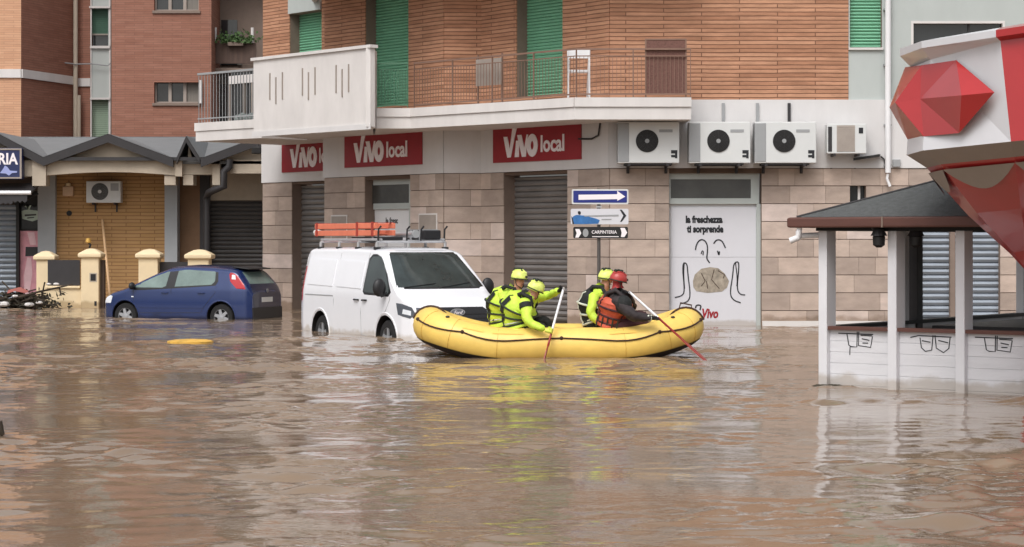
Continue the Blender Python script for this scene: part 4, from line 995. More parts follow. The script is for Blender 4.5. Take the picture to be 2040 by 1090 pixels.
def panel(T, poly, step=.05, th=.004):
    """a thin sheet following a surface; poly in the surface's (a,b), convex in every row"""
    m = MB(); bs = [b for a, b in poly]; b0, b1 = min(bs), max(bs); nr = max(2, int((b1-b0)/step)); rows = []
    def span(b):
        xs = []
        for (p, q), (r, s_) in zip(poly, poly[1:]+poly[:1]):
            if q == s_:
                if abs(b-q) < 1e-6: xs += [p, r]
            elif min(q, s_)-1e-9 <= b <= max(q, s_)+1e-9: xs.append(p+(r-p)*(b-q)/(s_-q))
        return min(xs), max(xs)
    lv = sorted(set([b0+(b1-b0)*i/nr for i in range(nr+1)]+bs)); wmax = max(a for a, b in poly)-min(a for a, b in poly); nc = max(2, int(wmax/step))
    for b in lv:
        x0, x1 = span(b); rows.append([(x0+(x1-x0)*j/nc, b) for j in range(nc+1)])
    K = nc+1; vs = [T(a, b, 0) for r_ in rows for a, b in r_]+[T(a, b, -th-.02) for r_ in rows for a, b in r_]; N = len(rows)*K
    fs = [(i*K+j, i*K+j+1, (i+1)*K+j+1, (i+1)*K+j) for i in range(len(rows)-1) for j in range(nc)]
    edge = [j for j in range(K)]+[i*K+nc for i in range(1, len(rows))]+[(len(rows)-1)*K+j for j in reversed(range(nc))]+[i*K for i in reversed(range(1, len(rows)-1))]
    fs += [(edge[i], edge[(i+1) % len(edge)], edge[(i+1) % len(edge)]+N, edge[i]+N) for i in range(len(edge))]
    return m.add(vs, fs)
def cut(o, cyls):
    """carve the wheel openings for real"""
    m = MB()
    for x, y0, y1, z, r in cyls: m.lathe([(r, y0), (r, y1)], (x, 0, z), 40, 'Y')
    me = bpy.data.meshes.new('c'); me.from_pydata(m.v, [], m.f); b = bmesh.new(); b.from_mesh(me); bmesh.ops.recalc_face_normals(b, faces=b.faces); b.to_mesh(me); b.free()
    c = bpy.data.objects.new('c', me); C.objects.link(c); me.materials.append(o.data.materials[0]); me.materials.append(M['dark'])
    o.data.materials.append(M['dark'])
    for p in me.polygons: p.material_index = 1
    c.parent = o.parent
    md = o.modifiers.new('b', 'BOOLEAN'); md.operation = 'DIFFERENCE'; md.object = c; md.solver = 'EXACT'; md.material_mode = 'INDEX'
    bpy.context.view_layer.update()
    nm = bpy.data.meshes.new_from_object(o.evaluated_get(bpy.context.evaluated_depsgraph_get()))
    o.modifiers.clear(); o.data = nm; bpy.data.objects.remove(c)
    nm.set_sharp_from_angle(angle=R(35))
def wheel(par, x, y, sg, r, name='wheel', spokes=5, wd=.2, rm='rim'):
    w_ = obj(name, MB(), 'tyre', par)
    m = MB().lathe([(r*.62, -wd/2), (r*.93, -wd/2), (r, -wd/2+.03), (r, wd/2-.03), (r*.93, wd/2), (r*.62, wd/2)], (x, y, r), 36, 'Y', False); obj('tyre', m, 'tyre', w_, smooth=True)
    yo = y+sg*wd/2
    m = MB().lathe([(r*.67, yo-sg*.05), (r*.67, yo-sg*.02), (r*.63, yo-sg*.004), (r*.60, yo-sg*.004), (r*.59, yo-sg*.06)], (x, 0, r), 36, 'Y', False)
    for i in range(spokes):
        a = 2*math.pi*i/spokes+.3; c, s_ = math.cos(a), math.sin(a)
        T = lambda p, q, h: (x+c*p-s_*q, yo-sg*(.035-h), r+s_*p+c*q)
        m.prism([(.03, -.045), (r*.62, -.03), (r*.62, .03), (.03, .045)], T, 0, .025)
    m.lathe([(.06, yo-sg*.05), (.06, yo-sg*.005), (.03, yo)], (x, 0, r), 18, 'Y')
    obj('rim', m, rm, w_, smooth=True)
    m = MB().lathe([(r*.64, yo-sg*.12), (r*.64, yo-sg*.07)], (x, 0, r), 24, 'Y'); obj('brake_disc', m, 'dark', w_)
    return w_
# ---- white van
vrz = R(-61.3); vloc = Vector((-2.25-math.cos(vrz)*1.5+.90*math.sin(-vrz)*1.0, 38.9-math.sin(vrz)*1.5+.90*math.cos(vrz), -.37))
vloc.z = -.41; VS = 1.055
van = thing('delivery_van', 'white panel van with a loaded roof rack, axle-deep in brown water', 'van', loc=vloc, rz=vrz); van.scale = (1, 1, VS)
V = Shell(-2.52, 2.50,
    [(-2.6, 1.55), (-2.52, 1.80), (-2.47, 1.93), (-2.3, 1.965), (-.5, 1.975), (.75, 1.95), (1.0, 1.90), (1.88, 1.235), (2.28, 1.07), (2.40, .97), (2.46, .82), (2.50, .62), (2.6, .5)],
    [(-2.6, .93), (-2.5, .95), (-2.35, .985), (1.6, .985), (2.1, .94), (2.35, .84), (2.5, .66), (2.6, .6)], .22, 1.12, .20, .11, 1.97, 3.6)
vb = obj('body', V.mesh(), 'vanp', van, smooth=35)
cut(vb, [(1.5, -1.2, -.62, .36, .42), (1.5, .62, 1.2, .36, .42), (-1.5, -1.2, -.62, .36, .42), (-1.5, .62, 1.2, .36, .42)])
for x in (1.5, -1.5):
    for sg in (-1, 1): wheel(van, x, sg*.86, sg, .345)
E = V.end(1)
def yw(z): return .93-.215*((z-1.2)/.68)
ws = obj('windscreen', panel(E, [(-yw(1.25)+.01, 1.265), (yw(1.25)-.01, 1.265), (yw(1.86)-.03, 1.875), (-yw(1.86)+.03, 1.875)], .05), 'vang', van, smooth=True)
obj('windscreen_frame', panel(V.end(1, .002), [(-yw(1.22)+.0, 1.235), (yw(1.22)-.0, 1.235), (yw(1.9)-.02, 1.9), (-yw(1.9)+.02, 1.9)], .05), 'plast', van, smooth=True)
m = MB()
for a, b in (((-.75, 1.27), (-.1, 1.33)), ((.0, 1.265), (.62, 1.34))): m.tube([E(a[0], a[1], .015), E((a[0]+b[0])/2, (a[1]+b[1])/2, .02), E(b[0], b[1], .015)], .008, 5)
obj('wiper', m, 'plast', ws)
obj('mirror_inside', MB().box(1.02, 1.06, -.11, .11, 1.72, 1.80), 'plast', ws)
obj('grille', panel(E, [(-.52, .52), (.52, .52), (.68, .64), (.66, .86), (.55, .93), (-.55, .93), (-.66, .86), (-.68, .64)], .04), 'plast', van, smooth=True)
m = MB()
for zz in (.60, .67, .74, .81): m.tube([E(-.6+.02*k*1.5, zz, .004) for k in range(0, 41)], .008, 4)
obj('grille_bars', m, 'char', van)
m = MB(); c0 = E(0, .84, .02); n = 28
ob = obj('badge', MB().prism([(.15*math.cos(2*math.pi*i/n), .065*math.sin(2*math.pi*i/n)) for i in range(n)], lambda a, b, h: (c0[0]+h, a, c0[2]+b), 0, .012), 'alu', van)
obj('badge_field', MB().prism([(.133*math.cos(2*math.pi*i/n), .052*math.sin(2*math.pi*i/n)) for i in range(n)], lambda a, b, h: (c0[0]+h, a, c0[2]+b), .0125, .016), mat('badge_grey', (110, 114, 122), .3), ob)
text('Ford', .085, 'letter', ob, lambda a, b, h: (c0[0]+.017+h, -.085+a, c0[2]-.03+b), bold=.001, sx=1.0, shear=.4)
for sg in (-1, 1):
    hl = panel(V.side(sg, .006), [(1.98, .80), (2.30, .74), (2.40, .80), (2.33, .93), (2.10, .99), (1.9, 1.0)], .03)
    L_ = obj('headlight', hl, 'lampd', van, smooth=True)
    obj('headlight_inner', panel(V.side(sg, .008), [(2.12, .82), (2.32, .79), (2.32, .87), (2.14, .9)], .03), 'lampw', L_, smooth=True)
    obj('headlight_front', panel(E, [(sg*.62, .80), (sg*.79, .78), (sg*.80, .93), (sg*.62, .92)], .03), 'lampd', L_, smooth=True)
    T = V.side(sg, .004)
    sw = obj('side_window', panel(T, [(.50, 1.20), (.56, 1.16), (1.55, 1.14), (1.62, 1.2), (1.16, 1.70), (.98, 1.80), (.62, 1.80), (.52, 1.72)], .05), 'vang', van, smooth=True)
    obj('window_seal', panel(V.side(sg, .001), [(.46, 1.17), (.54, 1.12), (1.60, 1.10), (1.68, 1.18), (1.18, 1.745), (1.0, 1.84), (.60, 1.84), (.48, 1.76)], .05), 'plast', sw, smooth=True)
    # door shut lines, rail, handles, mirror
    m = MB()
    def seam(p, w_=.012):
        m.add(*[(q.v, q.f) for q in [panel(T, p, .06)]][0])
    def vline(pts_, r_=.006): m.tube([T(a, b, -.003) for a, b in pts_], r_, 5)
    vline([(.44, .40), (.42, .8), (.43, 1.3), (.47, 1.86)]); vline([(1.28, .72), (1.52, .86), (1.66, 1.05), (1.66, 1.12)]); vline([(-.86, .35), (-.86, 1.0), (-.84, 1.85)])
    vline([(-2.25, 1.07), (-.9, 1.07)], .010); vline([(.42, .40), (1.0, .38)])
    obj('shut_lines', m, 'acg', van)
    m = MB(); m.add(*(lambda q: (q.v, q.f))(panel(V.side(sg, .012), [(-.78, 1.24), (.36, 1.22), (.36, 1.70), (-.74, 1.72)], .1))); obj('pressed_panel', m, 'vanp', van, smooth=True)
    m = MB(); m.add(*(lambda q: (q.v, q.f))(panel(V.side(sg, .012), [(-2.2, 1.26), (-.96, 1.24), (-.96, 1.72), (-2.24, 1.74)], .1))); obj('pressed_panel', m, 'vanp', van, smooth=True)
    for hx in (.22, .58):
        m = MB().tube([T(hx-.1, 1.02, .0), T(hx-.07, 1.02, .03), T(hx+.07, 1.02, .03), T(hx+.1, 1.02, 0)], .016, 6); obj('door_handle', m, 'plast', van, smooth=True)
    mi = obj('wing_mirror', MB().ball((1.52, sg*1.13, 1.26), (.075, .13, .16), 14, 10), 'plast', van, smooth=True)
    obj('mirror_arm', MB().tube([T(1.50, 1.15, -.02), (1.52, sg*1.08, 1.12), (1.52, sg*1.13, 1.2)], .035, 8), 'plast', mi, smooth=True)
    obj('lower_trim', panel(V.side(sg, .008), [(-1.0, .24), (1.0, .24), (1.0, .32), (-1.0, .32)], .1), 'plast', van, smooth=True)
    obj('tail_light', panel(V.side(sg, .006), [(-2.5, .95), (-2.42, .95), (-2.42, 1.6), (-2.48, 1.6)], .05), 'lampr', van)
    m = MB(); a_ = [(1.5+.455*math.cos(t_*math.pi/18), .36+.455*math.sin(t_*math.pi/18)) for t_ in range(0, 19)]; 
    m.tube([T(a, max(b, .26), -.012) for a, b in a_], .022, 6); obj('arch_lip', m, 'vanp', van, smooth=True); m = MB(); a_ = [(-1.5+.455*math.cos(t_*math.pi/18), .36+.455*math.sin(t_*math.pi/18)) for t_ in range(0, 19)]; m.tube([T(a, max(b, .26), -.012) for a, b in a_], .022, 6)
    obj('arch_lip', m, 'vanp', van, smooth=True)
obj('number_plate', panel(V.end(1, .012), [(-.25, .36), (.25, .36), (.25, .46), (-.25, .46)], .1), 'white', van)
obj('lower_bumper_intake', panel(V.end(1, .004), [(-.6, .28), (.6, .28), (.62, .46), (-.62, .46)], .05), 'plast', van)
m = MB(); m.add(*(lambda q: (q.v, q.f))(panel(V.end(-1, .006), [(-.78, 1.2), (.78, 1.2), (.70, 1.75), (-.70, 1.75)], .1))); obj('rear_window', m, 'vang', van)
# roof rack
rk = obj('roof_rack', MB(), 'alu', van)
for x in (-2.1, -1.2, -.3, .55):
    m = MB().tube([(x, -.72, 2.06), (x, .72, 2.06)], .022, 8)
    for sg in (-1, 1): m.tube([(x, sg*.72, 1.93), (x, sg*.72, 2.06)], .03, 6)
    obj('crossbar', m, 'alu', rk, smooth=True)
    for sg in (-1, 1): obj('foot', MB().box(x-.05, x+.05, sg*.72-.05, sg*.72+.05, 1.90, 1.965), 'plast', rk)
for y in (-.66, .66): obj('side_rail', MB().tube([(-2.2, y, 2.10), (.62, y, 2.10)], .022, 8), 'alu', rk, smooth=True)
for y in (-.7, -.1, .2, .7):
    obj('upright', MB().tube([(.55, y, 2.08), (.57, y, 2.28), (.62, y+.03, 2.34)], .018, 6), 'plast', rk)
def vt(x, y, z):
    c, s_ = math.cos(vrz), math.sin(vrz); return Vector((vloc.x+c*x-s_*y, vloc.y+s_*x+c*y, vloc.z+z*VS))
def vbox(mb, x0, x1, y0, y1, z0, z1): mb.hexa([vt(x0, y0, z0), vt(x1, y0, z0), vt(x1, y1, z0), vt(x0, y1, z0), vt(x0, y0, z1), vt(x1, y0, z1), vt(x1, y1, z1), vt(x0, y1, z1)])
la = thing('ladder', 'orange folded ladder strapped on the roof rack of the white van', 'ladder')
for zz in (2.17, 2.30):
    for yy in (-.6, -.22):
        m = MB(); vbox(m, -2.62, .25, yy-.03, yy+.03, zz, zz+.10); obj('stile', m, 'orange', la, bevel=.008)
m = MB()
for i in range(9):
    for zz in (2.20, 2.31): m.tube([vt(-2.4+i*.30, -.6, zz), vt(-2.4+i*.30, -.22, zz)], .016, 6)
obj('rung', m, 'orange', la)
for x in (-2.5, -.55, .15):
    m = MB(); vbox(m, x-.04, x+.04, -.645, -.632, 2.16, 2.42); vbox(m, x-.035, x+.035, -.63, -.2, 2.404, 2.412); obj('strap', m, 'redtrim', la)
m = MB().ball(vt(-2.78, -.5, 2.24), (.09, .09, .06), 8, 6); m.tube([vt(-2.8, -.55, 2.2), vt(-2.65, -.5, 2.26), vt(-2.6, -.4, 2.22)], .025); obj('end_cap', m, 'slab', la)
tb_ = thing('tube_carrier', 'silver pipe on the front of the van roof rack', 'pipe'); obj('tube', MB().tube([vt(-.2, .05, 2.18), vt(.62, .05, 2.2)], .06, 14), 'alu', tb_, smooth=True); obj('tube_end', MB().tube([vt(.6, .05, 2.2), vt(.66, .05, 2.2)], .075, 14), 'acg', tb_, smooth=True)
bx_ = thing('equipment_case', 'black case strapped on the right side of the van roof rack', 'case'); m = MB(); vbox(m, -.3, .5, .3, .66, 2.10, 2.27); obj('case_body', m, 'plast', bx_, bevel=.02)
m = MB(); vbox(m, -.1, -.05, .28, .68, 2.09, 2.285); vbox(m, .3, .35, .28, .68, 2.09, 2.285); obj('case_strap', m, 'acg', bx_)
bx_ = thing('equipment_case', 'black bundle under the front end of the orange ladder', 'case'); m = MB(); vbox(m, -.9, .4, -.6, -.1, 2.085, 2.15); obj('case_body', m, 'plast', bx_, bevel=.02)
m = MB(); vbox(m, .1, .14, -.62, -.08, 2.08, 2.157); obj('case_strap', m, 'acg', bx_)

# ---- blue hatchback
cloc = Vector((-7.49, 49.17, -.26)); crz = R(159)
car = thing('hatchback_car', 'dark blue five-door hatchback standing in the flood before the shops', 'car', loc=cloc, rz=crz)
K = Shell(-1.99, 2.04,
    [(-2.1, .72), (-1.99, .88), (-1.93, 1.02), (-1.62, 1.37), (-1.5, 1.425), (-.9, 1.47), (-.3, 1.49), (.15, 1.455), (.5, 1.33), (1.25, .99), (1.7, .87), (1.9, .76), (2.0, .6), (2.04, .45), (2.1, .4)],
    [(-2.1, .60), (-1.99, .70), (-1.85, .80), (-1.5, .845), (1.2, .845), (1.6, .81), (1.85, .70), (2.0, .5), (2.1, .4)], .19, .92, .22, .13, 1.49, 2.6)
cb = obj('body', K.mesh(), 'carp', car, smooth=35)
cut(cb, [(1.255, -1.2, -.55, .31, .355), (1.255, .55, 1.2, .31, .355), (-1.255, -1.2, -.55, .31, .355), (-1.255, .55, 1.2, .31, .355)])
for x in (1.255, -1.255):
    for sg in (-1, 1): wheel(car, x, sg*.74, sg, .30, spokes=6, wd=.18, rm='rim')
for sg in (-1, 1):
    T = K.side(sg, .005); T0 = K.side(sg, .002)
    obj('window_surround', panel(T0, [(1.30, .92), (1.2, .985), (.62, 1.27), (.3, 1.385), (-.1, 1.42), (-.95, 1.41), (-1.12, 1.36), (-1.16, 1.12), (-1.1, 1.02), (-.2, .96), (.9, .9)], .05), 'plast', car, smooth=True)
    obj('front_window', panel(T, [(1.02, .965), (.28, .965), (.18, 1.0), (.12, 1.375), (.32, 1.355), (.6, 1.245), (.95, 1.07)], .05), 'carg', car, smooth=True)
    obj('rear_window', panel(T, [(-.05, .99), (-.10, 1.385), (-.95, 1.375), (-1.06, 1.33), (-1.08, 1.12), (-1.0, 1.04)], .05), 'carg', car, smooth=True)
    m = MB()
    for pts_ in ([(.92, .40), (1.02, .6), (1.04, .92)], [(.03, .36), (.04, .9), (.02, .98)], [(-.75, .42), (-.9, .62), (-1.1, .85), (-1.13, 1.0)], [(-.73, .4), (.92, .38)]):
        m.tube([T(a, b, -.006) for a, b in pts_], .006, 5)
    obj('shut_lines', m, 'plast', car)
    for hx in (.2, -.75):
        m = MB().tube([T(hx-.09, .85, -.005), T(hx-.06, .85, .025), T(hx+.06, .85, .025), T(hx+.09, .85, -.005)], .014, 6); obj('door_handle', m, 'carp', car, smooth=True)
    obj('side_rub_strip', panel(K.side(sg, .008), [(-.82, .50), (.85, .50), (.85, .55), (-.82, .55)], .1), 'carp', car)
    mi = obj('wing_mirror', MB().ball((1.02, sg*.93, 1.0), (.07, .10, .085), 12, 8), 'plast', car, smooth=True); obj('mirror_arm', MB().tube([T(1.02, .95, -.02), (1.02, sg*.9, .97)], .03, 6), 'plast', mi)
    obj('indicator', panel(T, [(1.02, .74), (1.08, .74), (1.08, .765), (1.02, .765)], .02), 'lampw', car)
    hl = obj('headlight', panel(K.side(sg, .006), [(1.66, .60), (1.9, .58), (1.95, .64), (1.86, .73), (1.70, .775), (1.60, .76)], .03), 'lampw', car, smooth=True)
    obj('headlight_front', panel(K.end(1, .006), [(sg*.46, .58), (sg*.70, .60), (sg*.72, .72), (sg*.55, .71)], .03), 'lampw', hl, smooth=True)
    tl = obj('tail_light', panel(K.side(sg, .007), [(-1.86, .94), (-1.64, .96), (-1.47, 1.12), (-1.42, 1.28), (-1.46, 1.36), (-1.58, 1.34), (-1.78, 1.12)], .03), 'lampr', car, smooth=True)
    obj('reverse_lamp', panel(K.side(sg, .010), [(-1.60, 1.16), (-1.50, 1.17), (-1.49, 1.27), (-1.57, 1.26)], .02), 'lampw', tl)
    for wx in (1.255, -1.255): obj('arch_lip', MB().tube([T(wx+.375*math.cos(t_*math.pi/16), .31+.375*math.sin(t_*math.pi/16), -.012) for t_ in range(17)], .018, 6), 'carp', car, smooth=True)
Rr_ = K.end(-1)
obj('windscreen', panel(K.end(1), [(-.72, 1.02), (.72, 1.02), (.60, 1.38), (-.60, 1.38)], .05), 'carg', car, smooth=True)
obj('tailgate_window', panel(Rr_, [(-.60, 1.06), (.60, 1.06), (.58, 1.12), (.52, 1.33), (-.52, 1.33), (-.58, 1.12)], .04), 'carg', car, smooth=True)
obj('tailgate_lower', panel(K.end(-1, .003), [(-.62, .42), (.62, .42), (.68, .75), (.64, 1.0), (.60, 1.40), (-.60, 1.40), (-.64, 1.0), (-.68, .75)], .04), mat('dark_blue_tailgate', (30, 34, 62), .3, .2, coat=.5), car, smooth=True)
obj('rear_bumper', panel(K.end(-1, .03), [(-.70, .26), (.70, .26), (.72, .52), (-.72, .52)], .05), 'plast', car, smooth=True)
obj('rear_plate', panel(K.end(-1, .012), [(-.26, .64), (.26, .64), (.26, .75), (-.26, .75)], .1), 'acw', car)
obj('spoiler', MB().hexa([(-1.80, -.55, 1.385), (-1.4, -.56, 1.43), (-1.4, .56, 1.43), (-1.80, .55, 1.385), (-1.80, -.55, 1.41), (-1.4, -.56, 1.46), (-1.4, .56, 1.46), (-1.80, .55, 1.41)]), 'plast', car, bevel=.01)
c0 = Rr_(0, .9, .01); obj('rear_badge', MB().lathe([(.05, 0), (.05, .012)], (c0[0]-.01, 0, .9), 16, 'X'), 'hub', car)

# ================================================================== white kiosk shelter on the right
GK = Vector((GX(1632, 25.8), 25.8, 0)); ga = R(37); gf = Vector((math.cos(ga), -math.sin(ga), 0)); gs = Vector((math.sin(ga), math.cos(ga), 0))
LF, LS = 4.4, 6.05
gz = thing('kiosk_shelter', 'white wooden shelter with a grey hipped roof and open sides', 'shelter')
SILL, EAV = .74, 1.90
f1 = Fr(GK.x, GK.y, GK.x+gf.x*LF, GK.y+gf.y*LF)                      # front
f2 = Fr(GK.x+gs.x*LS, GK.y+gs.y*LS, GK.x, GK.y)                      # left side
f3 = Fr(GK.x+gf.x*LF, GK.y+gf.y*LF, GK.x+gf.x*LF+gs.x*LS, GK.y+gf.y*LF+gs.y*LS)
f4 = Fr(f3.B.x, f3.B.y, f2.A.x, f2.A.y)
def gpost(c, wf=.115, ws=.235, name='post', mt='postw'):
    m = MB(); a = c; b = c+gf*wf; q = [a, b, b+gs*ws, a+gs*ws]
    m.hexa([tuple(v+Vector((0, 0, -.5))) for v in q]+[tuple(v+Vector((0, 0, EAV))) for v in q]); return obj(name, m, mt, gz, bevel=.006)
pu = [0, .934, 1.81, 2.72, 3.6]
for u in pu: gpost(GK+gf*u-gs*.02)
gpost(GK+gf*(LF-.115)-gs*.02)
for v in (2.12, 3.9): gpost(GK+gs*v, .10, .12)
gpost(GK+gs*5.86, .12, .12); gpost(GK+gs*5.86+gf*(LF-.12), .12, .12); gpost(GK+gs*2.0+gf*(LF-.12), .12, .12)
gpost(GK+gs*2.42+gf*.0, .13, .16, 'dark_post', 'char')
# plank walls: boards with fine gaps, under a brown sill
def planks(f, u0, u1, z0, z1, par):
    m = MB(); z = z1; i = 0; rd = random.Random(5)
    while z > z0:
        b = max(z-.135, z0); m.fbox(f, u0, u1, -.10, -.06+rd.uniform(-.001, .001), b+.003, z); z -= .135
    m.fbox(f, u0, u1, -.099, -.068, z0, z1-.01)
    return obj('plank_wall', m, 'whitew', par, bevel=.003)
for i in range(5):
    a = pu[i]+.116; b = (pu+[LF-.115])[i+1]-.001
    planks(f1, a, b, -.5, SILL-.045, gz)
    obj('sill', MB().fbox(f1, a, b, -.13, .0, SILL-.043, SILL), 'wood', gz)
planks(f2, .2, f2.L-.25, -.5, SILL-.045, gz); obj('sill', MB().fbox(f2, .2, f2.L-.25, -.14, .02, SILL-.043, SILL+.002), 'dark', gz)
planks(f3, .2, f3.L-.2, -.5, SILL-.045, gz); obj('sill', MB().fbox(f3, .2, f3.L-.2, -.14, .02, SILL-.043, SILL+.002), 'dark', gz)
m = MB()
q = [GK+gs*2.6+gf*.25, GK+gs*2.6+gf*(LF-.3), GK+gs*5.8+gf*(LF-.3), GK+gs*5.8+gf*.25]
m.hexa([tuple(v+Vector((0, 0, .62))) for v in q]+[tuple(v+Vector((0, 0, .67))) for v in q]); obj('counter_top', m, 'char', gz)
# roof: hipped, with a box gutter and dark beam
ov = .2; ER = EAV+.17
def rc(u, v, z): return tuple(GK+gf*u+gs*v+Vector((0, 0, z)))
hw_ = (LF+2*ov)/2; rh_ = .36*hw_
m = MB()
vs = [rc(-ov, -ov, ER), rc(LF+ov, -ov, ER), rc(LF+ov, LS+ov, ER), rc(-ov, LS+ov, ER), rc(LF/2, hw_-ov, ER+rh_), rc(LF/2, LS+ov-hw_, ER+rh_)]
m.add(vs, [(0, 1, 4), (1, 2, 5, 4), (2, 3, 5), (3, 0, 4, 5), (3, 2, 1, 0)]); rfo = obj('roof', m, 'felt', gz)
m = MB()
for a, b in ((0, 4), (1, 4), (2, 5), (3, 5), (4, 5)): m.tube([vs[a], vs[b]], .018, 6)
obj('hip_cap', m, 'char', rfo)
def ringbox(mb, e0, e1, z0, z1):
    """square ring between offsets e0<e1 outside the post line"""
    for (a, b, c, d) in (((-e1, -e1), (LF+e1, -e1), (LF+e0, -e0), (-e0, -e0)), ((LF+e1, -e1), (LF+e1, LS+e1), (LF+e0, LS+e0), (LF+e0, -e0)), ((LF+e1, LS+e1), (-e1, LS+e1), (-e0, LS+e0), (LF+e0, LS+e0)), ((-e1, LS+e1), (-e1, -e1), (-e0, -e0), (-e0, LS+e0))):
        mb.hexa([rc(p[0], p[1], z0) for p in (a, b, c, d)]+[rc(p[0], p[1], z1) for p in (a, b, c, d)])
m = MB(); ringbox(m, -.10, .03, EAV-.0+.002, EAV+.10); obj('eaves_beam', m, 'dark', gz)
m = MB(); ringbox(m, ov-.02, ov+.09, EAV+.04, ER-.004); obj('gutter', m, 'wood', gz, bevel=.02)
m = MB(); ringbox(m, .0, ov-.021, EAV+.105, EAV+.13); obj('soffit', m, 'dark', gz)
for u in (1.0, 2.35): obj('gutter_bracket', MB().tube([rc(u, -ov-.092, EAV+.04), rc(u, -ov-.092, ER)], .012, 6), 'reveal', gz)
m = MB().tube([rc(-ov+.05, -ov-.02, EAV+.05), rc(-ov+.04, -ov-.02, EAV-.03), rc(-.2, -.2, EAV-.06), rc(-.02, .02, EAV-.05)], .035, 10); m.tube([rc(-ov+.04, -ov-.02, EAV-.0), rc(-ov+.03, -ov-.02, EAV-.08), rc(-.26, -.26, EAV-.12)], .04, 10)
obj('gutter_outlet', m, 'white', gz, smooth=True)
for i, (u, lb_) in enumerate(((.86, 'dark floodlight under the shelter eaves, left of the pair'), (1.22, 'dark floodlight under the shelter eaves, right of the pair'))):
    t = thing('floodlight', lb_, 'lamp'); c = Vector(rc(u, -.1 if i == 0 else .15, EAV-.1))
    obj('lamp_head', MB().lathe([(.03, -.10), (.07, -.07), (.075, .03), (.04, .07)], tuple(c), 12), 'dark', t, smooth=True); obj('lamp_bracket', MB().tube([c+Vector((0, 0, .05)), c+Vector((-.06, 0, .1)), c+Vector((-.08, 0, .17))], .02), 'char', t)
    obj('lamp_shade', MB().lathe([(.10, .02), (.06, .10)], tuple(c+Vector((.0, .0, .02))), 12), 'char', t)
# drawings on the planks
def drawing(u0, kind, label):
    m = MB(); T = lambda a, b, h: f1.w(u0+a*.84+.01, -.0585+h, SILL-.06+b*.84)
    if kind != 1:
        for p in ([(-.14, -.03), (.42, -.035)], [(.0, -.04), (.03, -.2), (.07, -.22), (.16, -.22), (.165, -.0)], [(.19, .0), (.185, -.2), (.38, -.22), (.41, -.06)], [(.22, -.05), (.40, -.055)], [(.24, -.1), (.36, -.12)], [(.25, -.16), (.34, -.16)]): m.stroke(p, .014, T, 0, .004)
        if kind == 0: m.stroke([(.05, -.22), (.045, -.34)], .012, T, 0, .004)
    else:
        for p in ([(-.13, -.06), (.0, -.03), (.5, -.04)], [(.02, -.06), (.04, -.2), (.1, -.25), (.2, -.23), (.22, -.02)], [(.25, -.02), (.27, -.2), (.38, -.26), (.46, -.2), (.48, -.05)], [(.05, -.1), (.18, -.12)], [(.3, -.09), (.45, -.12)]): m.stroke(p, .014, T, 0, .004)
    tag(obj('wall_drawing', m, 'ink'), label, 'drawing', 'black line drawings on the white planks')
drawing(.34, 0, 'black line drawing on the leftmost plank panel, with a drip below'); drawing(.934+.36, 1, 'black line drawing with rounded bottoms on the middle plank panel'); drawing(1.81+.32, 2, 'black line drawing on the plank panel nearest the right edge')
rd = random.Random(11); m = MB()
for i in range(60):
    c = GK+Vector((.10+rd.gauss(0, .07), -.12+rd.gauss(0, .03), .012)); a = rd.uniform(0, 6.28); l = rd.uniform(.03, .09)
    m.quad(c+Vector((-l, 0, 0)), c+Vector((0, -l*.4, .004)), c+Vector((l, 0, -.0)), c+Vector((0, l*.4, .02)))
tag(obj('floating_leaves', m, 'leafd'), 'small dark clump of debris floating at the shelter corner post', 'debris')

# ================================================================== red and white faceted kiosk top
kt = thing('stall_canopy', 'red and white faceted canopy with big diamond studs at the right edge', 'canopy')
V1, V2 = 22.4, 21.3            # depths of the two front corners
def kp(px, py, d): return Vector(P(px, py, d))
# corner columns: (x px, depth) with rows of y px: lip top, lip bottom, body top, body bottom, skirt bottom
cols = [  # x_top, x_bot, d, ylip0, ylip1, ybody0, ybodybot, yskirt
    dict(d=24.6, x=(1812, 1822), y=(106, 118, 138, 318)),
    dict(d=23.3, x=(1793, 1806), y=(97, 112, 134, 309)),
    dict(d=22.5, x=(1836, 1838), y=(82, 96, 118, 300)),
    dict(d=21.3, x=(1984, 2014), y=(60, 74, 80, 282)),
    dict(d=21.6, x=(2250, 2240), y=(20, 34, 44, 262)),
    dict(d=24.0, x=(2420, 2400), y=(20, 34, 46, 262)),
    dict(d=26.5, x=(2300, 2290), y=(60, 72, 84, 286)),
    dict(d=26.5, x=(1990, 1990), y=(92, 104, 120, 306)),
]
n = len(cols); cen = Vector((0, 0, 0))
for c in cols:
    c['lt'] = kp(c['x'][0], c['y'][0], c['d']); c['lb'] = kp(c['x'][0], c['y'][1], c['d'])
    c['bt'] = kp(c['x'][0]+6, c['y'][2], c['d']); c['bb'] = kp(c['x'][1], c['y'][3], c['d']); cen += c['bt']/n
for c in cols:
    q = c['lb']-cen; q.z = 0; q.normalize()
    c['lt'] = c['lt']+q*.0; c['lto'] = c['lt']-q*.28+Vector((0, 0, .05)); c['bt'] = c['bt']-q*.10
red = lambda i: i >= 3
for nm, sel, mt_, mt2 in (('white_panels', lambda i: i in (0, 1, 2, 6, 7), 'kwhite', 'kwhite'), ('red_panels', lambda i: i in (3, 4, 5), 'kred', 'kred')):
    m = MB()
    for i in range(n):
        if not sel(i): continue
        a, b = cols[i], cols[(i+1) % n]
        for k0, k1 in (('lto', 'lt'), ('lt', 'lb'), ('lb', 'bt'), ('bt', 'bb')): m.quad(a[k0], b[k0], b[k1], a[k1])
    obj(nm, m, mt_, kt)
m = MB(); m.add([c['lto'] for c in cols], [tuple(range(n))]); obj('deck', m, 'kwhite', kt)
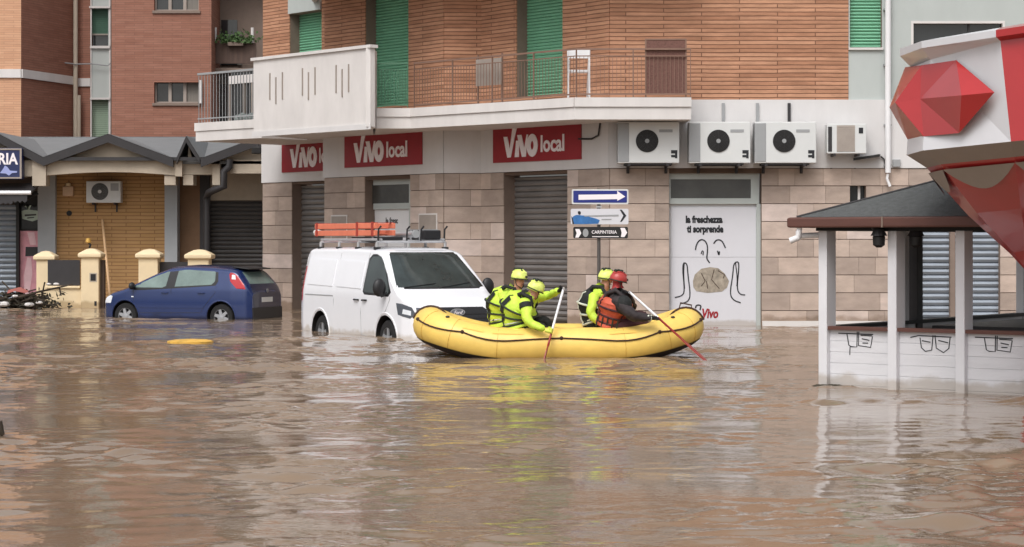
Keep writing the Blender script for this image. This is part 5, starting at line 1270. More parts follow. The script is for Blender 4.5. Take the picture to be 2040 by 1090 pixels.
# raised belt with studs
def lerp(a, b, t): return a+(b-a)*t
def onface(px, py, i, off=0):
    """the point of face i-(i+1) seen at a photo pixel, pushed outwards"""
    a, b = cols[i], cols[(i+1) % n]; p0 = a['bt']; nn = (b['bt']-p0).cross(a['bb']-p0).normalized()
    if nn.y > 0: nn = -nn
    o = Vector((0, 0, EYE)); r = Vector(((px-1020)/F, 1, (HOR-py)/F)); t = (p0-o).dot(nn)/r.dot(nn)
    return o+r*(t-off/abs(nn.dot(r))), nn
A_, nA = onface(1833, 197, 2, .0); B_, _ = onface(1905, 120, 2, .0); C_, _ = onface(1981, 184, 2, .0); D_, _ = onface(1911, 265, 2, .0); ap, _ = onface(1915, 190, 2, .16)
bl, _ = onface(1836, 130, 2, .0); br, _ = onface(1840, 272, 2, .0)
m = MB(); m.add([A_, B_, C_, D_, ap], [(0, 1, 4), (1, 2, 4), (2, 3, 4), (3, 0, 4)])
m.add([bl, B_, A_], [(0, 1, 2)]); m.add([br, A_, D_], [(0, 1, 2)])
e_, _ = onface(1838, 130, 1, .0)
A2, _ = onface(1803, 134, 1, .0); B2 = bl; C2 = A_; D2 = br; E2, _ = onface(1808, 278, 1, .0)
L2 = kp(1772, 214, 23.5); ap2 = kp(1783, 204, 22.95)
m.add([B2, C2, D2, E2, L2, A2, ap2], [(5, 0, 6), (0, 1, 6), (1, 2, 6), (2, 3, 6), (3, 4, 6), (4, 5, 6)])
# the same stud on the hidden neighbour so the belt closes
L3 = kp(1850, 205, 24.9); m.add([L2, A2, L3, E2], [(0, 1, 2), (0, 2, 3)])
obj('diamond_stud', m, 'kred', kt)
# underside: grey soffit running in to a red petalled funnel
cb_ = Vector((sum(c['bb'].x for c in cols)/n, sum(c['bb'].y for c in cols)/n, 0))
m = MB(); m2 = MB(); m3 = MB()
for i in range(n):
    a, b = cols[i]['bb'], cols[(i+1) % n]['bb']
    ia, ib = [p+(Vector((cb_.x, cb_.y, p.z))-p)*.16-Vector((0, 0, .14)) for p in (a, b)]
    m.quad(a, b, ib, ia)
    # funnel
    prof = [(.15, -.12), (.32, -.40), (.49, -.66), (.68, -.90), (.84, -1.10), (.96, -1.28), (.96, -4.0)]
    for (f0, h0), (f1_, h1) in zip(prof, prof[1:]):
        q = [p+(Vector((cb_.x, cb_.y, p.z))-p)*f+Vector((0, 0, h)) for p, f, h in ((a, f0, h0), (b, f0, h0), (b, f1_, h1), (a, f1_, h1))]; m2.quad(*q)
    # petal: a scalloped grey sheet hanging over the funnel
    K_ = 10; top = [lerp(ia, ib, k/K_) for k in range(K_+1)]
    for k in range(K_):
        def pt_(t_, s_):
            base = lerp(a, b, t_); dpt = .04+.19*math.sin(math.pi*t_)**.8*s_
            f = .17+dpt*.62; h = -.15-dpt*1.2; p = base+(Vector((cb_.x, cb_.y, base.z))-base)*f+Vector((0, 0, h)); q = base-cb_; q.z = 0
            return p+q.normalized()*.035
        m3.quad(pt_(k/K_, 0), pt_((k+1)/K_, 0), pt_((k+1)/K_, 1), pt_(k/K_, 1))
obj('soffit', m, 'kgrey', kt); obj('funnel', m2, 'kred', kt, smooth=30); obj('scalloped_petals', m3, 'kgrey', kt, smooth=30)

# ================================================================== road signs on their pole
DP = 38.0; fp = Fr.px(1100, DP, 1300, DP)
t = thing('sign_pole', 'grey steel pole standing in the water behind the raft', 'pole'); x_ = GX(1193, DP+.06)
obj('pole', MB().tube([(x_, DP+.06, -.5), (x_, DP+.06, ZH(376, DP))], .032, 12), mat('pole_steel', (96, 92, 90), .5, .5), t, smooth=True)
m = MB()
for y in (388, 412, 430, 446, 466): m.box(x_-.05, x_+.05, DP+.012, DP+.095, ZH(y, DP)-.015, ZH(y, DP)+.015)
obj('clamp', m, 'alu', t)
def px_T(a, b, h): return (GX(a, DP), DP-h, ZH(b, DP))
def roundrect(x0, x1, y0, y1, r):
    out = []
    for cx, cy, a0 in ((x1-r, y0+r, -90), (x1-r, y1-r, 0), (x0+r, y1-r, 90), (x0+r, y0+r, 180)):
        for k in range(5): a = R(a0+k*22.5); out.append((cx+r*math.cos(a), cy+r*math.sin(a)))
    return out
def sgn(x0, x1, y0, y1, mt_, label):
    t = thing('road_sign', label, 'sign', 'road signs stacked on one pole'); obj('plate', MB().prism(roundrect(x0, x1, y0, y1, 3), px_T, 0, .012), mt_, t); return t
z1q = lambda L: [(1130+a/9.086, 365+b/9.086) for a, b in L]
t = sgn(1139, 1252, 377, 407, 'acw', 'blue one-way sign with a white arrow, topmost on the pole')
obj('blue_field', MB().prism(roundrect(1142, 1249, 380, 404, 2), px_T, .0125, .015), 'bluesign', t)
obj('arrow', MB().prism(z1q([(205, 210), (905, 200), (905, 140), (1050, 245), (905, 322), (905, 290), (205, 303)]), px_T, .0155, .018), 'letter', t)
t = sgn(1137, 1252, 416, 447, 'poster', 'white direction sign with a blue swimmer shape and black chevron')
obj('chevron', MB().prism(z1q([(950, 480), (985, 478), (1070, 590), (985, 700), (955, 700), (1015, 590)]), px_T, .0125, .016), 'ink', t)
obj('blue_wave', MB().prism(z1q([(110, 600), (160, 575), (300, 585), (520, 640), (590, 670), (560, 735), (330, 742), (110, 742), (75, 640)]), px_T, .0125, .0155), mat('sea_blue', (52, 108, 168), .4, var=.25, vs=8), t)
m = MB().prism(z1q([(190, 520), (215, 503), (245, 520), (245, 555), (225, 575), (200, 560)]), px_T, .0156, .0175); m.prism(z1q([(72, 590), (100, 640), (125, 742), (95, 742)]), px_T, .0156, .0175); obj('dark_figure', m, 'ink', t)
m = MB().prism(z1q([(310, 585), (930, 570), (930, 598), (310, 605)]), px_T, .0158, .0172); m.prism(z1q([(620, 648), (800, 645), (800, 665), (620, 668)]), px_T, .0125, .0172); obj('small_writing', m, 'acg', t)
t = sgn(1142, 1251, 452, 475, 'dark', 'black shop direction sign with white lettering, lowest on the pole')
m = MB().prism(z1q([(145, 830), (220, 830), (255, 905), (205, 985), (145, 985), (170, 905)]), px_T, .0125, .016); m.prism(z1q([(960, 810), (1040, 810), (1085, 895), (1035, 975), (970, 975), (985, 895)]), px_T, .0125, .016)
obj('white_arrow', m, 'letter', t)
obj('emblem', MB().prism([(1130+(332+52*math.cos(a*math.pi/8))/9.086, 365+(900+75*math.sin(a*math.pi/8))/9.086) for a in range(16)], px_T, .0125, .016), 'acg', t)
text('CARPINTERIA', .082, 'letter', t, lambda a, b, h: (GX(1178.5, DP)+a, DP-.0125-h, ZH(465.5, DP)+b), bold=.001, sx=.90)
obj('underline', MB().prism(z1q([(450, 962), (930, 962), (930, 975), (450, 975)]), px_T, .0125, .015), 'letter', t)

# ================================================================== raft
RC = Vector((GX(1112, 32.9), 32.9, .015)); RL, RW, RR = 2.26, .78, .275
raft = thing('inflatable_raft', 'yellow inflatable rescue raft with upturned ends, rope round its side', 'raft', loc=tuple(RC), rz=R(1.5))
def rpath(s_):     # s in 0..1 round the plan; returns centre of the tube
    a = 2*math.pi*s_; ex = 2/3.2; c, q = math.cos(a), math.sin(a)
    x = (RL-RR)*math.copysign(abs(c)**ex, c); y = RW*math.copysign(abs(q)**ex, q)
    t_ = abs(x)/(RL-RR); rise = .0+.27*max(0, (t_-.42)/.58)**1.8
    if x < 0: rise *= 1.06
    return Vector((x, y, RR*.62+rise-.0))
NS = 120; NK = 20; ctr = [rpath(i/NS) for i in range(NS)]; vs = []; ring = []
for i in range(NS):
    t_ = (ctr[(i+1) % NS]-ctr[i-1]).normalized(); out = Vector((t_.y, -t_.x, 0)).normalized(); upv = out.cross(t_).normalized()
    if upv.z < 0: upv = -upv
    r = RR*(1+.04*max(0, abs(ctr[i].x)/(RL-RR)-.6)); ring.append((ctr[i], out, upv, r))
    for k in range(NK):
        a = 2*math.pi*k/NK; vs.append(ctr[i]+(out*math.cos(a)+upv*math.sin(a))*r)
m = MB().add(vs, [(i*NK+k, i*NK+(k+1) % NK, ((i+1) % NS)*NK+(k+1) % NK, ((i+1) % NS)*NK+k) for i in range(NS) for k in range(NK)])
tube_ = obj('side_tube', m, 'yellow', raft, smooth=180)
def rsurf(s_, ang, off=.0):
    i = s_*NS; j = int(i) % NS; f_ = i-int(i); c0, o0, u0_, r0 = ring[j]; c1, o1_, u1_, r1 = ring[(j+1) % NS]
    c = c0.lerp(c1, f_); o = o0.lerp(o1_, f_); u = u0_.lerp(u1_, f_); return c+(o*math.cos(ang)+u*math.sin(ang))*(r0+off)
# which sense is the near side?
m = MB(); vs = []
for i in range(NS):
    for a in (-100, -80, -62, -40): vs.append(rsurf(i/NS, R(a), .008))
m.add(vs, [(i*4+k, i*4+k+1, ((i+1) % NS)*4+k+1, ((i+1) % NS)*4+k) for i in range(NS) for k in range(3)]); obj('chafe_strip', m, 'raftb', raft, smooth=180)
m = MB(); inner = [c+Vector((0, 0, -.10)) for c, o, u, r in ring]; m.add(inner+[Vector((0, 0, .10))], [(i, (i+1) % NS, NS) for i in range(NS)]); obj('floor', m, 'yellowd', raft)
for x in (-.95, .0, .85):
    m = MB().tube([(x, -RW+.1, .26), (x, RW-.1, .26)], .15, 14); obj('thwart', m, 'yellow', raft, smooth=True)
# rope: hangs between rings on the outer side
m = MB()
def rope_side(lo, hi, sign):
    anc = [lo+(hi-lo)*k/4 for k in range(5)]; pts_ = []
    for a, b in zip(anc, anc[1:]):
        for k in range(8): t_ = k/8; pts_.append(rsurf((a+(b-a)*t_) % 1, R(26-16*math.sin(math.pi*t_)*(.6)), .012))
    pts_.append(rsurf(anc[-1] % 1, R(26), .012)); return pts_
for lo, hi in ((.04, .46), (.54, .96)): m.tube(rope_side(lo, hi, 1), .0125, 6)
obj('grab_rope', m, 'rope', raft, smooth=True)
m = MB()
for s_ in (.04, .145, .25, .355, .46, .54, .645, .75, .855, .96): m.ball(rsurf(s_, R(26), .01), (.03, .02, .03), 8, 6)
obj('rope_ring', m, 'rope', raft)
for s_ in (.66, .71, .80, .20, .30):
    vs = [rsurf(s_+da, R(an), .006) for an in (40, 50) for da in (-.018, .018)]; obj('handle_patch', MB().quad(vs[0], vs[1], vs[3], vs[2]), 'yellowd', raft)
smt = mat('seam_ochre', (196, 156, 66), .6)
for s_ in (.56, .625, .70, .80, .87, .93, .1, .18, .3, .4): obj('glued_seam', MB().tube([rsurf(s_, R(an), .001) for an in range(-80, 100, 12)], .0035, 5), smt, raft)
for s_ in (.60, .90): obj('valve', MB().ball(rsurf(s_, R(70), .0), (.035, .035, .02), 12, 6), 'plast', raft, smooth=True)
for s_ in (.985, .5): obj('bow_strap', MB().tube([rsurf(s_, R(an), .008) for an in range(20, 160, 10)], .022, 6), 'rope', raft)
m = MB().tube([rsurf(.997, R(70), .0), rsurf(.997, R(70), .0)+Vector((.0, 0, .06)), rsurf(.997, R(95), 0)+Vector((-.05, 0, .08)), rsurf(.997, R(110), 0)], .012); obj('carry_handle', m, 'rope', raft)

# ================================================================== people
def skin(name, joints, edges, mats, pick, par, sub=2):
    """joints: name -> (Vector, radius); one continuous surface grown over the skeleton, pelvis first"""
    ks = list(joints); me = bpy.data.meshes.new(name); me.from_pydata([joints[k][0] for k in ks], [(ks.index(a), ks.index(b)) for a, b in edges], [])
    o = bpy.data.objects.new(name, me); C.objects.link(o); sk = o.modifiers.new('s', 'SKIN'); sk.branch_smoothing = .4
    for i, k in enumerate(ks):
        r = joints[k][1]; r = (r, r) if not isinstance(r, tuple) else r
        me.skin_vertices[0].data[i].radius = r; me.skin_vertices[0].data[i].use_root = (i == 0)
    sb = o.modifiers.new('d', 'SUBSURF'); sb.levels = sub; sb.render_levels = sub
    bpy.context.view_layer.update()
    nm = bpy.data.meshes.new_from_object(o.evaluated_get(bpy.context.evaluated_depsgraph_get())); bpy.data.objects.remove(o)
    nm.materials.clear()
    for k in mats: nm.materials.append(M[k])
    for p in nm.polygons: p.use_smooth = True; p.material_index = pick(p.center)
    suitv = set(v for p in nm.polygons if p.material_index < 2 for v in p.vertices)
    for i in suitv:
        v = nm.vertices[i]; n_ = noise.noise(v.co*9)*.02+noise.noise(v.co*22)*.010; v.co += v.normal*(n_+.004)
    o = bpy.data.objects.new(name, nm); C.objects.link(o); o.parent = par; return o
def near(c, a, b):
    ab = b-a; t_ = max(0, min(1, (c-a).dot(ab)/ab.length_squared)); return (c-(a+ab*t_)).length
def wrapring(c, ax, fwd, rx, ry, n=20): 
    side = ax.cross(fwd).normalized(); f_ = side.cross(ax).normalized(); return [c+side*math.cos(2*math.pi*k/n)*rx+f_*math.sin(2*math.pi*k/n)*ry for k in range(n)]
def hand(par, wrist, tgt, axis, mt_, name='hand'):
    """a gloved hand closed on a shaft: palm, four bent fingers of unequal length and a thumb"""
    d = (tgt-wrist).normalized(); axis = axis.normalized(); nrm = d.cross(axis).normalized(); m = MB()
    palm = [wrist, wrist.lerp(tgt, .5), tgt-d*.015]; m.tube(palm, [.027, .036, .034], 10)
    for i, L in enumerate((.072, .08, .076, .06)):
        b = tgt-d*.01+axis*(.030-.020*i); m.tube([b, b+nrm*.018+d*.022, b+nrm*.045+d*.016, b+nrm*.05-d*.012+axis*.0, b+nrm*.036-d*(.03*L/.08)], [.0095, .0095, .009, .0085, .007], 7)
    th = wrist.lerp(tgt, .45)+axis*.032; m.tube([th, th+axis*.022+nrm*.02, th+axis*.016+nrm*.045+d*.03], [.011, .0105, .008], 7)
    return obj(name, m, mt_, par, smooth=60)
def helmet(par, c, up_, fwd, mt_, r=.135):
    up_ = up_.normalized(); side = up_.cross(fwd).normalized(); f_ = side.cross(up_).normalized(); m = MB(); n = 22; vs = []
    rows = 9
    for i in range(rows+1):
        th = math.pi*.56*i/rows
        for k in range(n):
            a = 2*math.pi*k/n; drop = .18*(1 if i == rows else 0)*(-math.sin(a)*.25)
            v = side*math.sin(th)*math.cos(a)*r*.88+f_*math.sin(th)*math.sin(a)*r*1.03+up_*(math.cos(th)*r*.98-(.02 if i == rows and math.sin(a) < 0 else 0)); vs.append(c+v)
    m.add(vs, [(i*n+k, i*n+(k+1) % n, (i+1)*n+(k+1) % n, (i+1)*n+k) for i in range(rows) for k in range(n)]+[tuple(range(n))])
    h = obj('helmet', m, mt_, par, smooth=60)
    sf = h.modifiers.new('t', 'SOLIDIFY'); sf.thickness = .012
    m = MB(); p = c-f_*r*.55+up_*r*.86; m.tube([p-side*.05, p+up_*.012, p+side*.05], .02, 6); m.tube([c+up_*r*1.0-f_*.05, c+up_*r*1.04+f_*.04], .018, 6); obj('helmet_strap_mount', m, 'strap', h)
    m = MB()
    for a in (-.5, 0, .5):     # raised ribs and dark vents
        m.tube([c+(side*math.sin(a)*.86+f_*math.cos(a)*math.sin(t_)*1.04+up_*math.cos(a)*math.cos(t_)*1.0)*r*1.02 for t_ in [k*.2-.9 for k in range(10)]], .008, 6)
    obj('helmet_rib', m, mt_, h, smooth=60)
    m = MB()
    for a in (-.28, .28):
        for t_ in (-.5, -.05, .45): p = c+(side*math.sin(a)*.88+f_*math.cos(a)*math.sin(t_)*1.04+up_*math.cos(a)*math.cos(t_))*r*1.0; m.ball(p, .017, 8, 5)
    obj('helmet_vent', m, 'dark', h)
    m = MB(); bn = wrapring(c-up_*r*.16, up_, f_, r*.91, r*1.06); m.tube(bn+[bn[0]], .009, 5); obj('helmet_band', m, 'strap', h)
    m = MB()
    for sg in (-1, 1): m.tube([c+side*sg*r*.85-up_*r*.2, c+side*sg*r*.72-up_*r*.9+f_*r*.25, c-up_*r*1.25+f_*r*.55], .007, 5)
    obj('chin_strap', m, 'strap', h)
    m = MB(); p = c+f_*r*1.02+up_*r*.15; m.box(p.x-.018, p.x+.018, p.y-.018, p.y+.018, p.z-.015, p.z+.02); obj('helmet_clip', m, 'dark', h)
    return h
def face(par, c, up_, fwd, r=.1):
    side = up_.cross(fwd).normalized(); f_ = side.cross(up_).normalized()
    m = MB().add([c+f_*r*.82+up_*.015, c+f_*r*.86-up_*.035+side*.016, c+f_*r*.86-up_*.035-side*.016, c+f_*r*1.18-up_*.03, c+f_*r*.85-up_*.045], [(0, 1, 3), (0, 3, 2), (1, 4, 3), (4, 2, 3)]); obj('nose', m, 'skin', par, smooth=60)
    m = MB()
    for sg in (-1, 1): m.ball(c+f_*r*.88+side*sg*.032+up_*.008, (.012, .012, .007), 8, 6)
    obj('eyes', m, 'dark', par)
    m = MB().tube([c+f_*r*.86-up_*.066-side*.024, c+f_*r*.93-up_*.064, c+f_*r*.86-up_*.066+side*.024], .006, 6); obj('mouth', m, mat('lips', (150, 90, 80), .6), par)
    m = MB()
    for sg in (-1, 1): m.tube([c+f_*r*.88+side*sg*.05+up_*.026, c+f_*r*.94+side*sg*.032+up_*.032, c+f_*r*.93+side*sg*.014+up_*.026], .006, 5)
    obj('eyebrows', m, 'rope', par)
    for sg in (-1, 1): obj('ear', MB().ball(c+side*sg*r*.84-up_*.005, (.014, .02, .03), 8, 6), 'skin', par, smooth=True)
def vest(par, J, mt_, name='life_vest', grow=1.32, straps='strap', tape=True):
    """a shell of rings round the trunk following the spine"""
    ks = ['pelvis', 'belly', 'chest', 'upper']; pts_ = [J[k][0] for k in ks]; rs = [J[k][1] if not isinstance(J[k][1], tuple) else max(J[k][1]) for k in ks]
    path = []; 
    for k in range(13):
        t_ = .12+k/12*2.72; i = min(2, int(t_)); f_ = t_-i; path.append((pts_[i].lerp(pts_[i+1], f_), rs[i]*(1-f_)+rs[i+1]*f_))
    sh_ = (J['rs'][0]-J['ls'][0]).normalized(); m = MB(); vs = []; n = 22; rg = []
    for j, (c, r) in enumerate(path):
        ax = (path[min(j+1, 12)][0]-path[max(j-1, 0)][0]).normalized(); fw = sh_.cross(ax).normalized(); puff = 1+.05*math.sin(j*1.9)
        w_ = (1 if j < 11 else .86); q = [c+sh_*math.cos(2*math.pi*k/n)*r*grow*puff*w_*1.16+fw*math.sin(2*math.pi*k/n)*r*grow*puff*w_*.98 for k in range(n)]; vs += q; rg.append(q)
    m.add(vs, [(i*n+k, i*n+(k+1) % n, (i+1)*n+(k+1) % n, (i+1)*n+k) for i in range(12) for k in range(n)]+[tuple(range(n)), tuple(reversed(range(12*n, 13*n)))])
    v = obj(name, m, mt_, par, smooth=60); m = MB()
    for vv in v.data.vertices: d_ = noise.noise(vv.co*11)*.022; vv.co += vv.normal*d_
    for j in (2, 5, 8):
        q = [path[j][0]+(p-path[j][0])*1.03 for p in rg[j]]; m.tube(q+[q[0]], .017, 6)
    for k in (3, 8, 14, 19): m.tube([path[j][0]+(rg[j][k]-path[j][0])*1.03 for j in range(2, 12)], .011, 6)
    obj('vest_strap', m, straps, v)
    if mt_ == 'hivis':
        for k0 in (2, 8, 13, 18):
            m = MB()
            for j in range(4, 10): m.quad(*[path[jj][0]+(rg[jj][kk % n]-path[jj][0])*1.035 for jj, kk in ((j, k0), (j, k0+1), (j+1, k0+1), (j+1, k0))])
            obj('black_panel', m, 'vblack', v)
    if tape:
        q = [path[4][0]+(p-path[4][0])*1.035 for p in rg[3]]; m = MB(); q2_ = [p+(path[4][0]-path[3][0])*.55 for p in q]
        m.add(q+q2_, [(k, (k+1) % n, n+(k+1) % n, n+k) for k in range(n)]); obj('reflective_band', m, 'refl', v)
    return v
def yoke(par, J, mt_='vblack'):
    m = MB(); u = J['upper'][0]; ch = J['chest'][0]; sh_ = (J['rs'][0]-J['ls'][0]).normalized(); ax = (u-ch).normalized(); fw = sh_.cross(ax).normalized()
    for sg in (-1, 1): m.tube([ch+sh_*sg*.13-fw*.20-ax*.05, u+sh_*sg*.12-fw*.12+ax*.03, u+sh_*sg*.11+ax*.10, u+sh_*sg*.12+fw*.13+ax*.03, ch+sh_*sg*.13+fw*.20-ax*.05], .034, 8)
    obj('shoulder_straps', m, mt_, par, smooth=60)
    m = MB(); a = J['pelvis'][0]+ax*.05
    for k in range(5):
        q = a+sh_*(.20)+fw*(-.16+.08*k); m.tube([q+ax*.12, q+ax*.02+sh_*.02, q-ax*(.05+.03*(k % 2))+sh_*.035], .012, 5)
    obj('hanging_straps', m, 'strap', par)
def band(par, a, b, t0, t1, r, mt_, name='sleeve_band'):
    m = MB().tube([a.lerp(b, t0), a.lerp(b, (t0+t1)/2), a.lerp(b, t1)], [r*.98, r, r*.98], 14); return obj(name, m, mt_, par, smooth=60)
def person(label, J, fwd, upv, suit, hel, trou, gl, skinmat='skin', sleeves=None):
    """J: joint -> (Vector, radius)"""
    t = thing('person', label, 'person')
    cl_ = J['neck'][0]; fw_ = fwd.normalized()
    obj('collar', MB().tube([J['upper'][0].lerp(cl_, .35), J['upper'][0].lerp(cl_, .8), cl_+(J['jaw'][0]-cl_)*.25], [.155, .125, .095], 16), suit if suit == 'hivis' else 'vblack', t, smooth=60)
    E_ = [('pelvis', 'belly'), ('belly', 'chest'), ('chest', 'upper'), ('upper', 'neck'), ('neck', 'jaw'), ('jaw', 'head'), ('head', 'crown'), ('upper', 'ls'), ('ls', 'le'), ('le', 'lw'), ('upper', 'rs'), ('rs', 're'), ('re', 'rw'), ('pelvis', 'lh'), ('lh', 'lk'), ('lk', 'la'), ('la', 'lt'), ('pelvis', 'rh'), ('rh', 'rk'), ('rk', 'ra'), ('ra', 'rt')]
    legs = [('pelvis', 'lh'), ('lh', 'lk'), ('lk', 'la'), ('la', 'lt'), ('pelvis', 'rh'), ('rh', 'rk'), ('rk', 'ra'), ('ra', 'rt')]; torso = [('belly', 'chest'), ('chest', 'upper'), ('upper', 'ls'), ('upper', 'rs'), ('ls', 'le'), ('rs', 're'), ('le', 'lw'), ('re', 'rw')]
    hd = [('neck', 'jaw'), ('jaw', 'head'), ('head', 'crown')]
    def pick(c):
        v = [min(near(c, J[a][0], J[b][0])/max(.04, (J[b][1] if not isinstance(J[b][1], tuple) else J[b][1][0])) for a, b in g_) for g_ in (torso, legs, hd)]; return v.index(min(v))
    body = skin('body', J, E_, [suit, trou, skinmat], pick, t)
    fwd = fwd.normalized(); up_ = upv.normalized(); hc = J['head'][0]
    if skinmat == 'skin': face(t, hc, up_, fwd, .098)
    helmet(t, hc+up_*.035, up_, fwd, hel)
    for s_ in 'lr':
        d = (J[s_+'w'][0]-J[s_+'e'][0]).normalized(); tg = J.get(s_+'grip', (J[s_+'w'][0]+d*.085, Vector((0, .4, 1))))
        hand(t, J[s_+'w'][0], tg[0], tg[1], gl[0] if s_ == 'l' else gl[1])
    return t
def pj(px, py, d, r): return (Vector(P(px, py, d)), r)
def rigid(up_, fwd, hx, hy, d, s_=1):
    """head joints from helmet centre pixel"""
    h = Vector(P(hx, hy, d)); up_ = up_.normalized(); fwd = fwd.normalized()
    return {'neck': (h-up_*.20-fwd*.02, .058), 'jaw': (h-up_*.085+fwd*.012, (.068, .076)), 'head': (h-up_*.01, (.080, .095)), 'crown': (h+up_*.07-fwd*.01, (.062, .075))}
VX = Vector
def order(J):
    J = dict(J); nk = J['neck'][0]
    for k, f in (('upper', .38), ('ls', .16), ('rs', .16), ('chest', .10)):
        p, r = J[k]; q = Vector(p); q.z += (nk.z-J['upper'][0].z)*f if k != 'upper' else 0
        if k == 'upper': q = q.lerp(nk, .45)
        J[k] = (q, (tuple(v*1.2 for v in r) if isinstance(r, tuple) else r*1.2))
    J['neck'] = (nk-Vector((0, 0, .0)), .07)
    for k in ('le', 're'): J[k] = (J[k][0], J[k][1]*1.22)
    for k in ('lw', 'rw'): J[k] = (J[k][0], J[k][1]*1.15)
    ks = ['pelvis', 'belly', 'chest', 'upper', 'neck', 'jaw', 'head', 'crown', 'ls', 'le', 'lw', 'rs', 're', 'rw', 'lh', 'lk', 'la', 'lt', 'rh', 'rk', 'ra', 'rt']; return {k: J[k] for k in ks}
# paddles first: grip, shaft, blade
pA0, pA1, pA2 = Vector(P(1123, 574, 32.15)), Vector(P(1099, 661, 31.78)), Vector(P(1086, 712, 31.62))
pB0, pB1, pB2 = Vector(P(1254, 582, 32.2)), Vector(P(1311, 633, 31.85)), Vector(P(1401, 714, 31.7))
def paddle(a, b, c, label, edge):
    t = thing('paddle', label, 'paddle', 'red and white paddles'); d = (c-a).normalized(); sd_ = edge.normalized()
    obj('t_grip', MB().tube([a-sd_*.055, a, a+sd_*.055], .015, 8), 'alu', t, smooth=True)
    obj('shaft', MB().tube([a, b], .019, 10), 'shaft', t, smooth=True)
    obj('lower_shaft', MB().tube([b, b.lerp(c, .45)], .017, 10), 'redbl', t, smooth=True)
    s0 = b.lerp(c, .35); nrm = d.cross(sd_).normalized(); L = (c-s0).length; m = MB(); vs = []; prof = [(0, .02), (.12, .055), (.35, .088), (.75, .095), (.95, .085), (1.0, .06)]
    for sgn_ in (-1, 1): vs += [s0+d*L*p+sd_*w_*q+nrm*sgn_*.007 for p, w_ in prof for q in (-1, 1)]
    n_ = len(prof); fs = []
    for i in range(n_-1): fs += [(2*i, 2*i+1, 2*i+3, 2*i+2), (2*n_+2*i, 2*n_+2*i+2, 2*n_+2*i+3, 2*n_+2*i+1), (2*i, 2*i+2, 2*n_+2*i+2, 2*n_+2*i), (2*i+1, 2*n_+2*i+1, 2*n_+2*i+3, 2*i+3)]
    fs += [(0, 2*n_, 2*n_+1, 1), (2*n_-2, 2*n_-1, 4*n_-1, 4*n_-2)]; m.add(vs, fs); obj('blade', m, 'redbl', t); return t
paddle(pA0, pA1, pA2+(pA2-pA1)*.25, 'paddle held upright by the hi-vis rescuers, its white shaft above the raft', Vector((.12, 1, 0)))
paddle(pB0, pB1, pB2+(pB2-pB1)*.1, 'paddle slanting down over the right end of the raft', Vector((.15, 1, .1)))
# far rescuer on the left, face turned to the right
J = dict(pelvis=pj(1004, 652, 33.3, (.15, .17)), belly=pj(1000, 632, 33.3, (.13, .16)), chest=pj(1002, 606, 33.3, (.14, .18)), upper=pj(1014, 587, 33.25, (.11, .15)),
    ls=pj(1022, 590, 33.5, .075), le=pj(1040, 618, 33.6, .055), lw=pj(1066, 632, 33.5, .04), rs=pj(1005, 592, 33.02, .078), re=pj(1008, 622, 32.9, .058), rw=pj(1030, 640, 32.95, .042),
    lh=pj(1010, 655, 33.45, .10), lk=pj(1062, 644, 33.5, .075), la=pj(1070, 682, 33.5, .055), lt=pj(1095, 690, 33.5, .045), rh=pj(1008, 656, 33.1, .10), rk=pj(1056, 648, 33.1, .075), ra=pj(1066, 684, 33.1, .055), rt=pj(1090, 690, 33.1, .045))
J.update(rigid(VX((.12, 0, 1)), VX((.78, -.6, -.22)), 1034, 556, 33.2)); J = order(J)
p1 = person('rescuer with a visible face, hi-vis jacket and pale helmet, far side of the raft', J, VX((.78, -.6, -.22)), VX((.12, 0, 1)), 'hivis', 'helmy', 'vblack', ('glove', 'glove'))
vest(p1, J, 'hivis'); band(p1, J['rs'][0], J['re'][0], .55, .8, .078, 'vblack'); obj('neck_collar', MB().tube([J['neck'][0]-VX((.03, 0, .05)), J['neck'][0]+VX((0, 0, .01))], [.10, .075], 12), 'vblack', p1, smooth=True); yoke(p1, J)
# near rescuer on the left, seen from behind the shoulder, holding the upright paddle
J = dict(pelvis=pj(1034, 652, 32.3, (.16, .18)), belly=pj(1030, 636, 32.3, (.14, .17)), chest=pj(1034, 612, 32.3, (.15, .19)), upper=pj(1050, 596, 32.25, (.12, .16)),
    ls=pj(1064, 594, 32.5, .078), le=pj(1092, 590, 32.62, .056), lw=pj(1113, 580, 32.3, .040), rs=pj(1046, 604, 32.02, .085), re=pj(1052, 642, 31.88, .066), rw=pj(1086, 658, 31.8, .042),
    lh=pj(1042, 655, 32.45, .11), lk=pj(1088, 634, 32.5, .095), la=pj(1096, 684, 32.5, .055), lt=pj(1120, 690, 32.5, .045), rh=pj(1040, 657, 32.15, .11), rk=pj(1082, 650, 32.2, .08), ra=pj(1092, 686, 32.25, .055), rt=pj(1116, 692, 32.25, .045),
)
J.update(rigid(VX((.42, 0, .9)), VX((.8, .55, -.35)), 1066, 578, 32.2)); G = dict(J); J = order(J)
J2 = dict(J); axA = (pA0-pA2).normalized()
def person2(label, J, fwd, upv, suit, hel, trou, gl, grips, **k):
    class D(dict): pass
    Jx = dict(J); t = thing('person', label, 'person')
    bpy.data.objects.remove(t); AUTO.pop()
    JJ = dict(J); 
    global GR; GR = grips
    return person_(label, J, fwd, upv, suit, hel, trou, gl, grips)
def person_(label, J, fwd, upv, suit, hel, trou, gl, grips, skinmat='skin'):
    t = person(label, J, fwd, upv, suit, hel, trou, gl, skinmat)
    for o in [o for o in bpy.data.objects if o.parent == t and o.name.startswith('hand')]: bpy.data.objects.remove(o)
    for s_, g_ in zip('lr', grips): hand(t, J[s_+'w'][0], g_[0], g_[1], gl[0] if s_ == 'l' else gl[1])
    return t
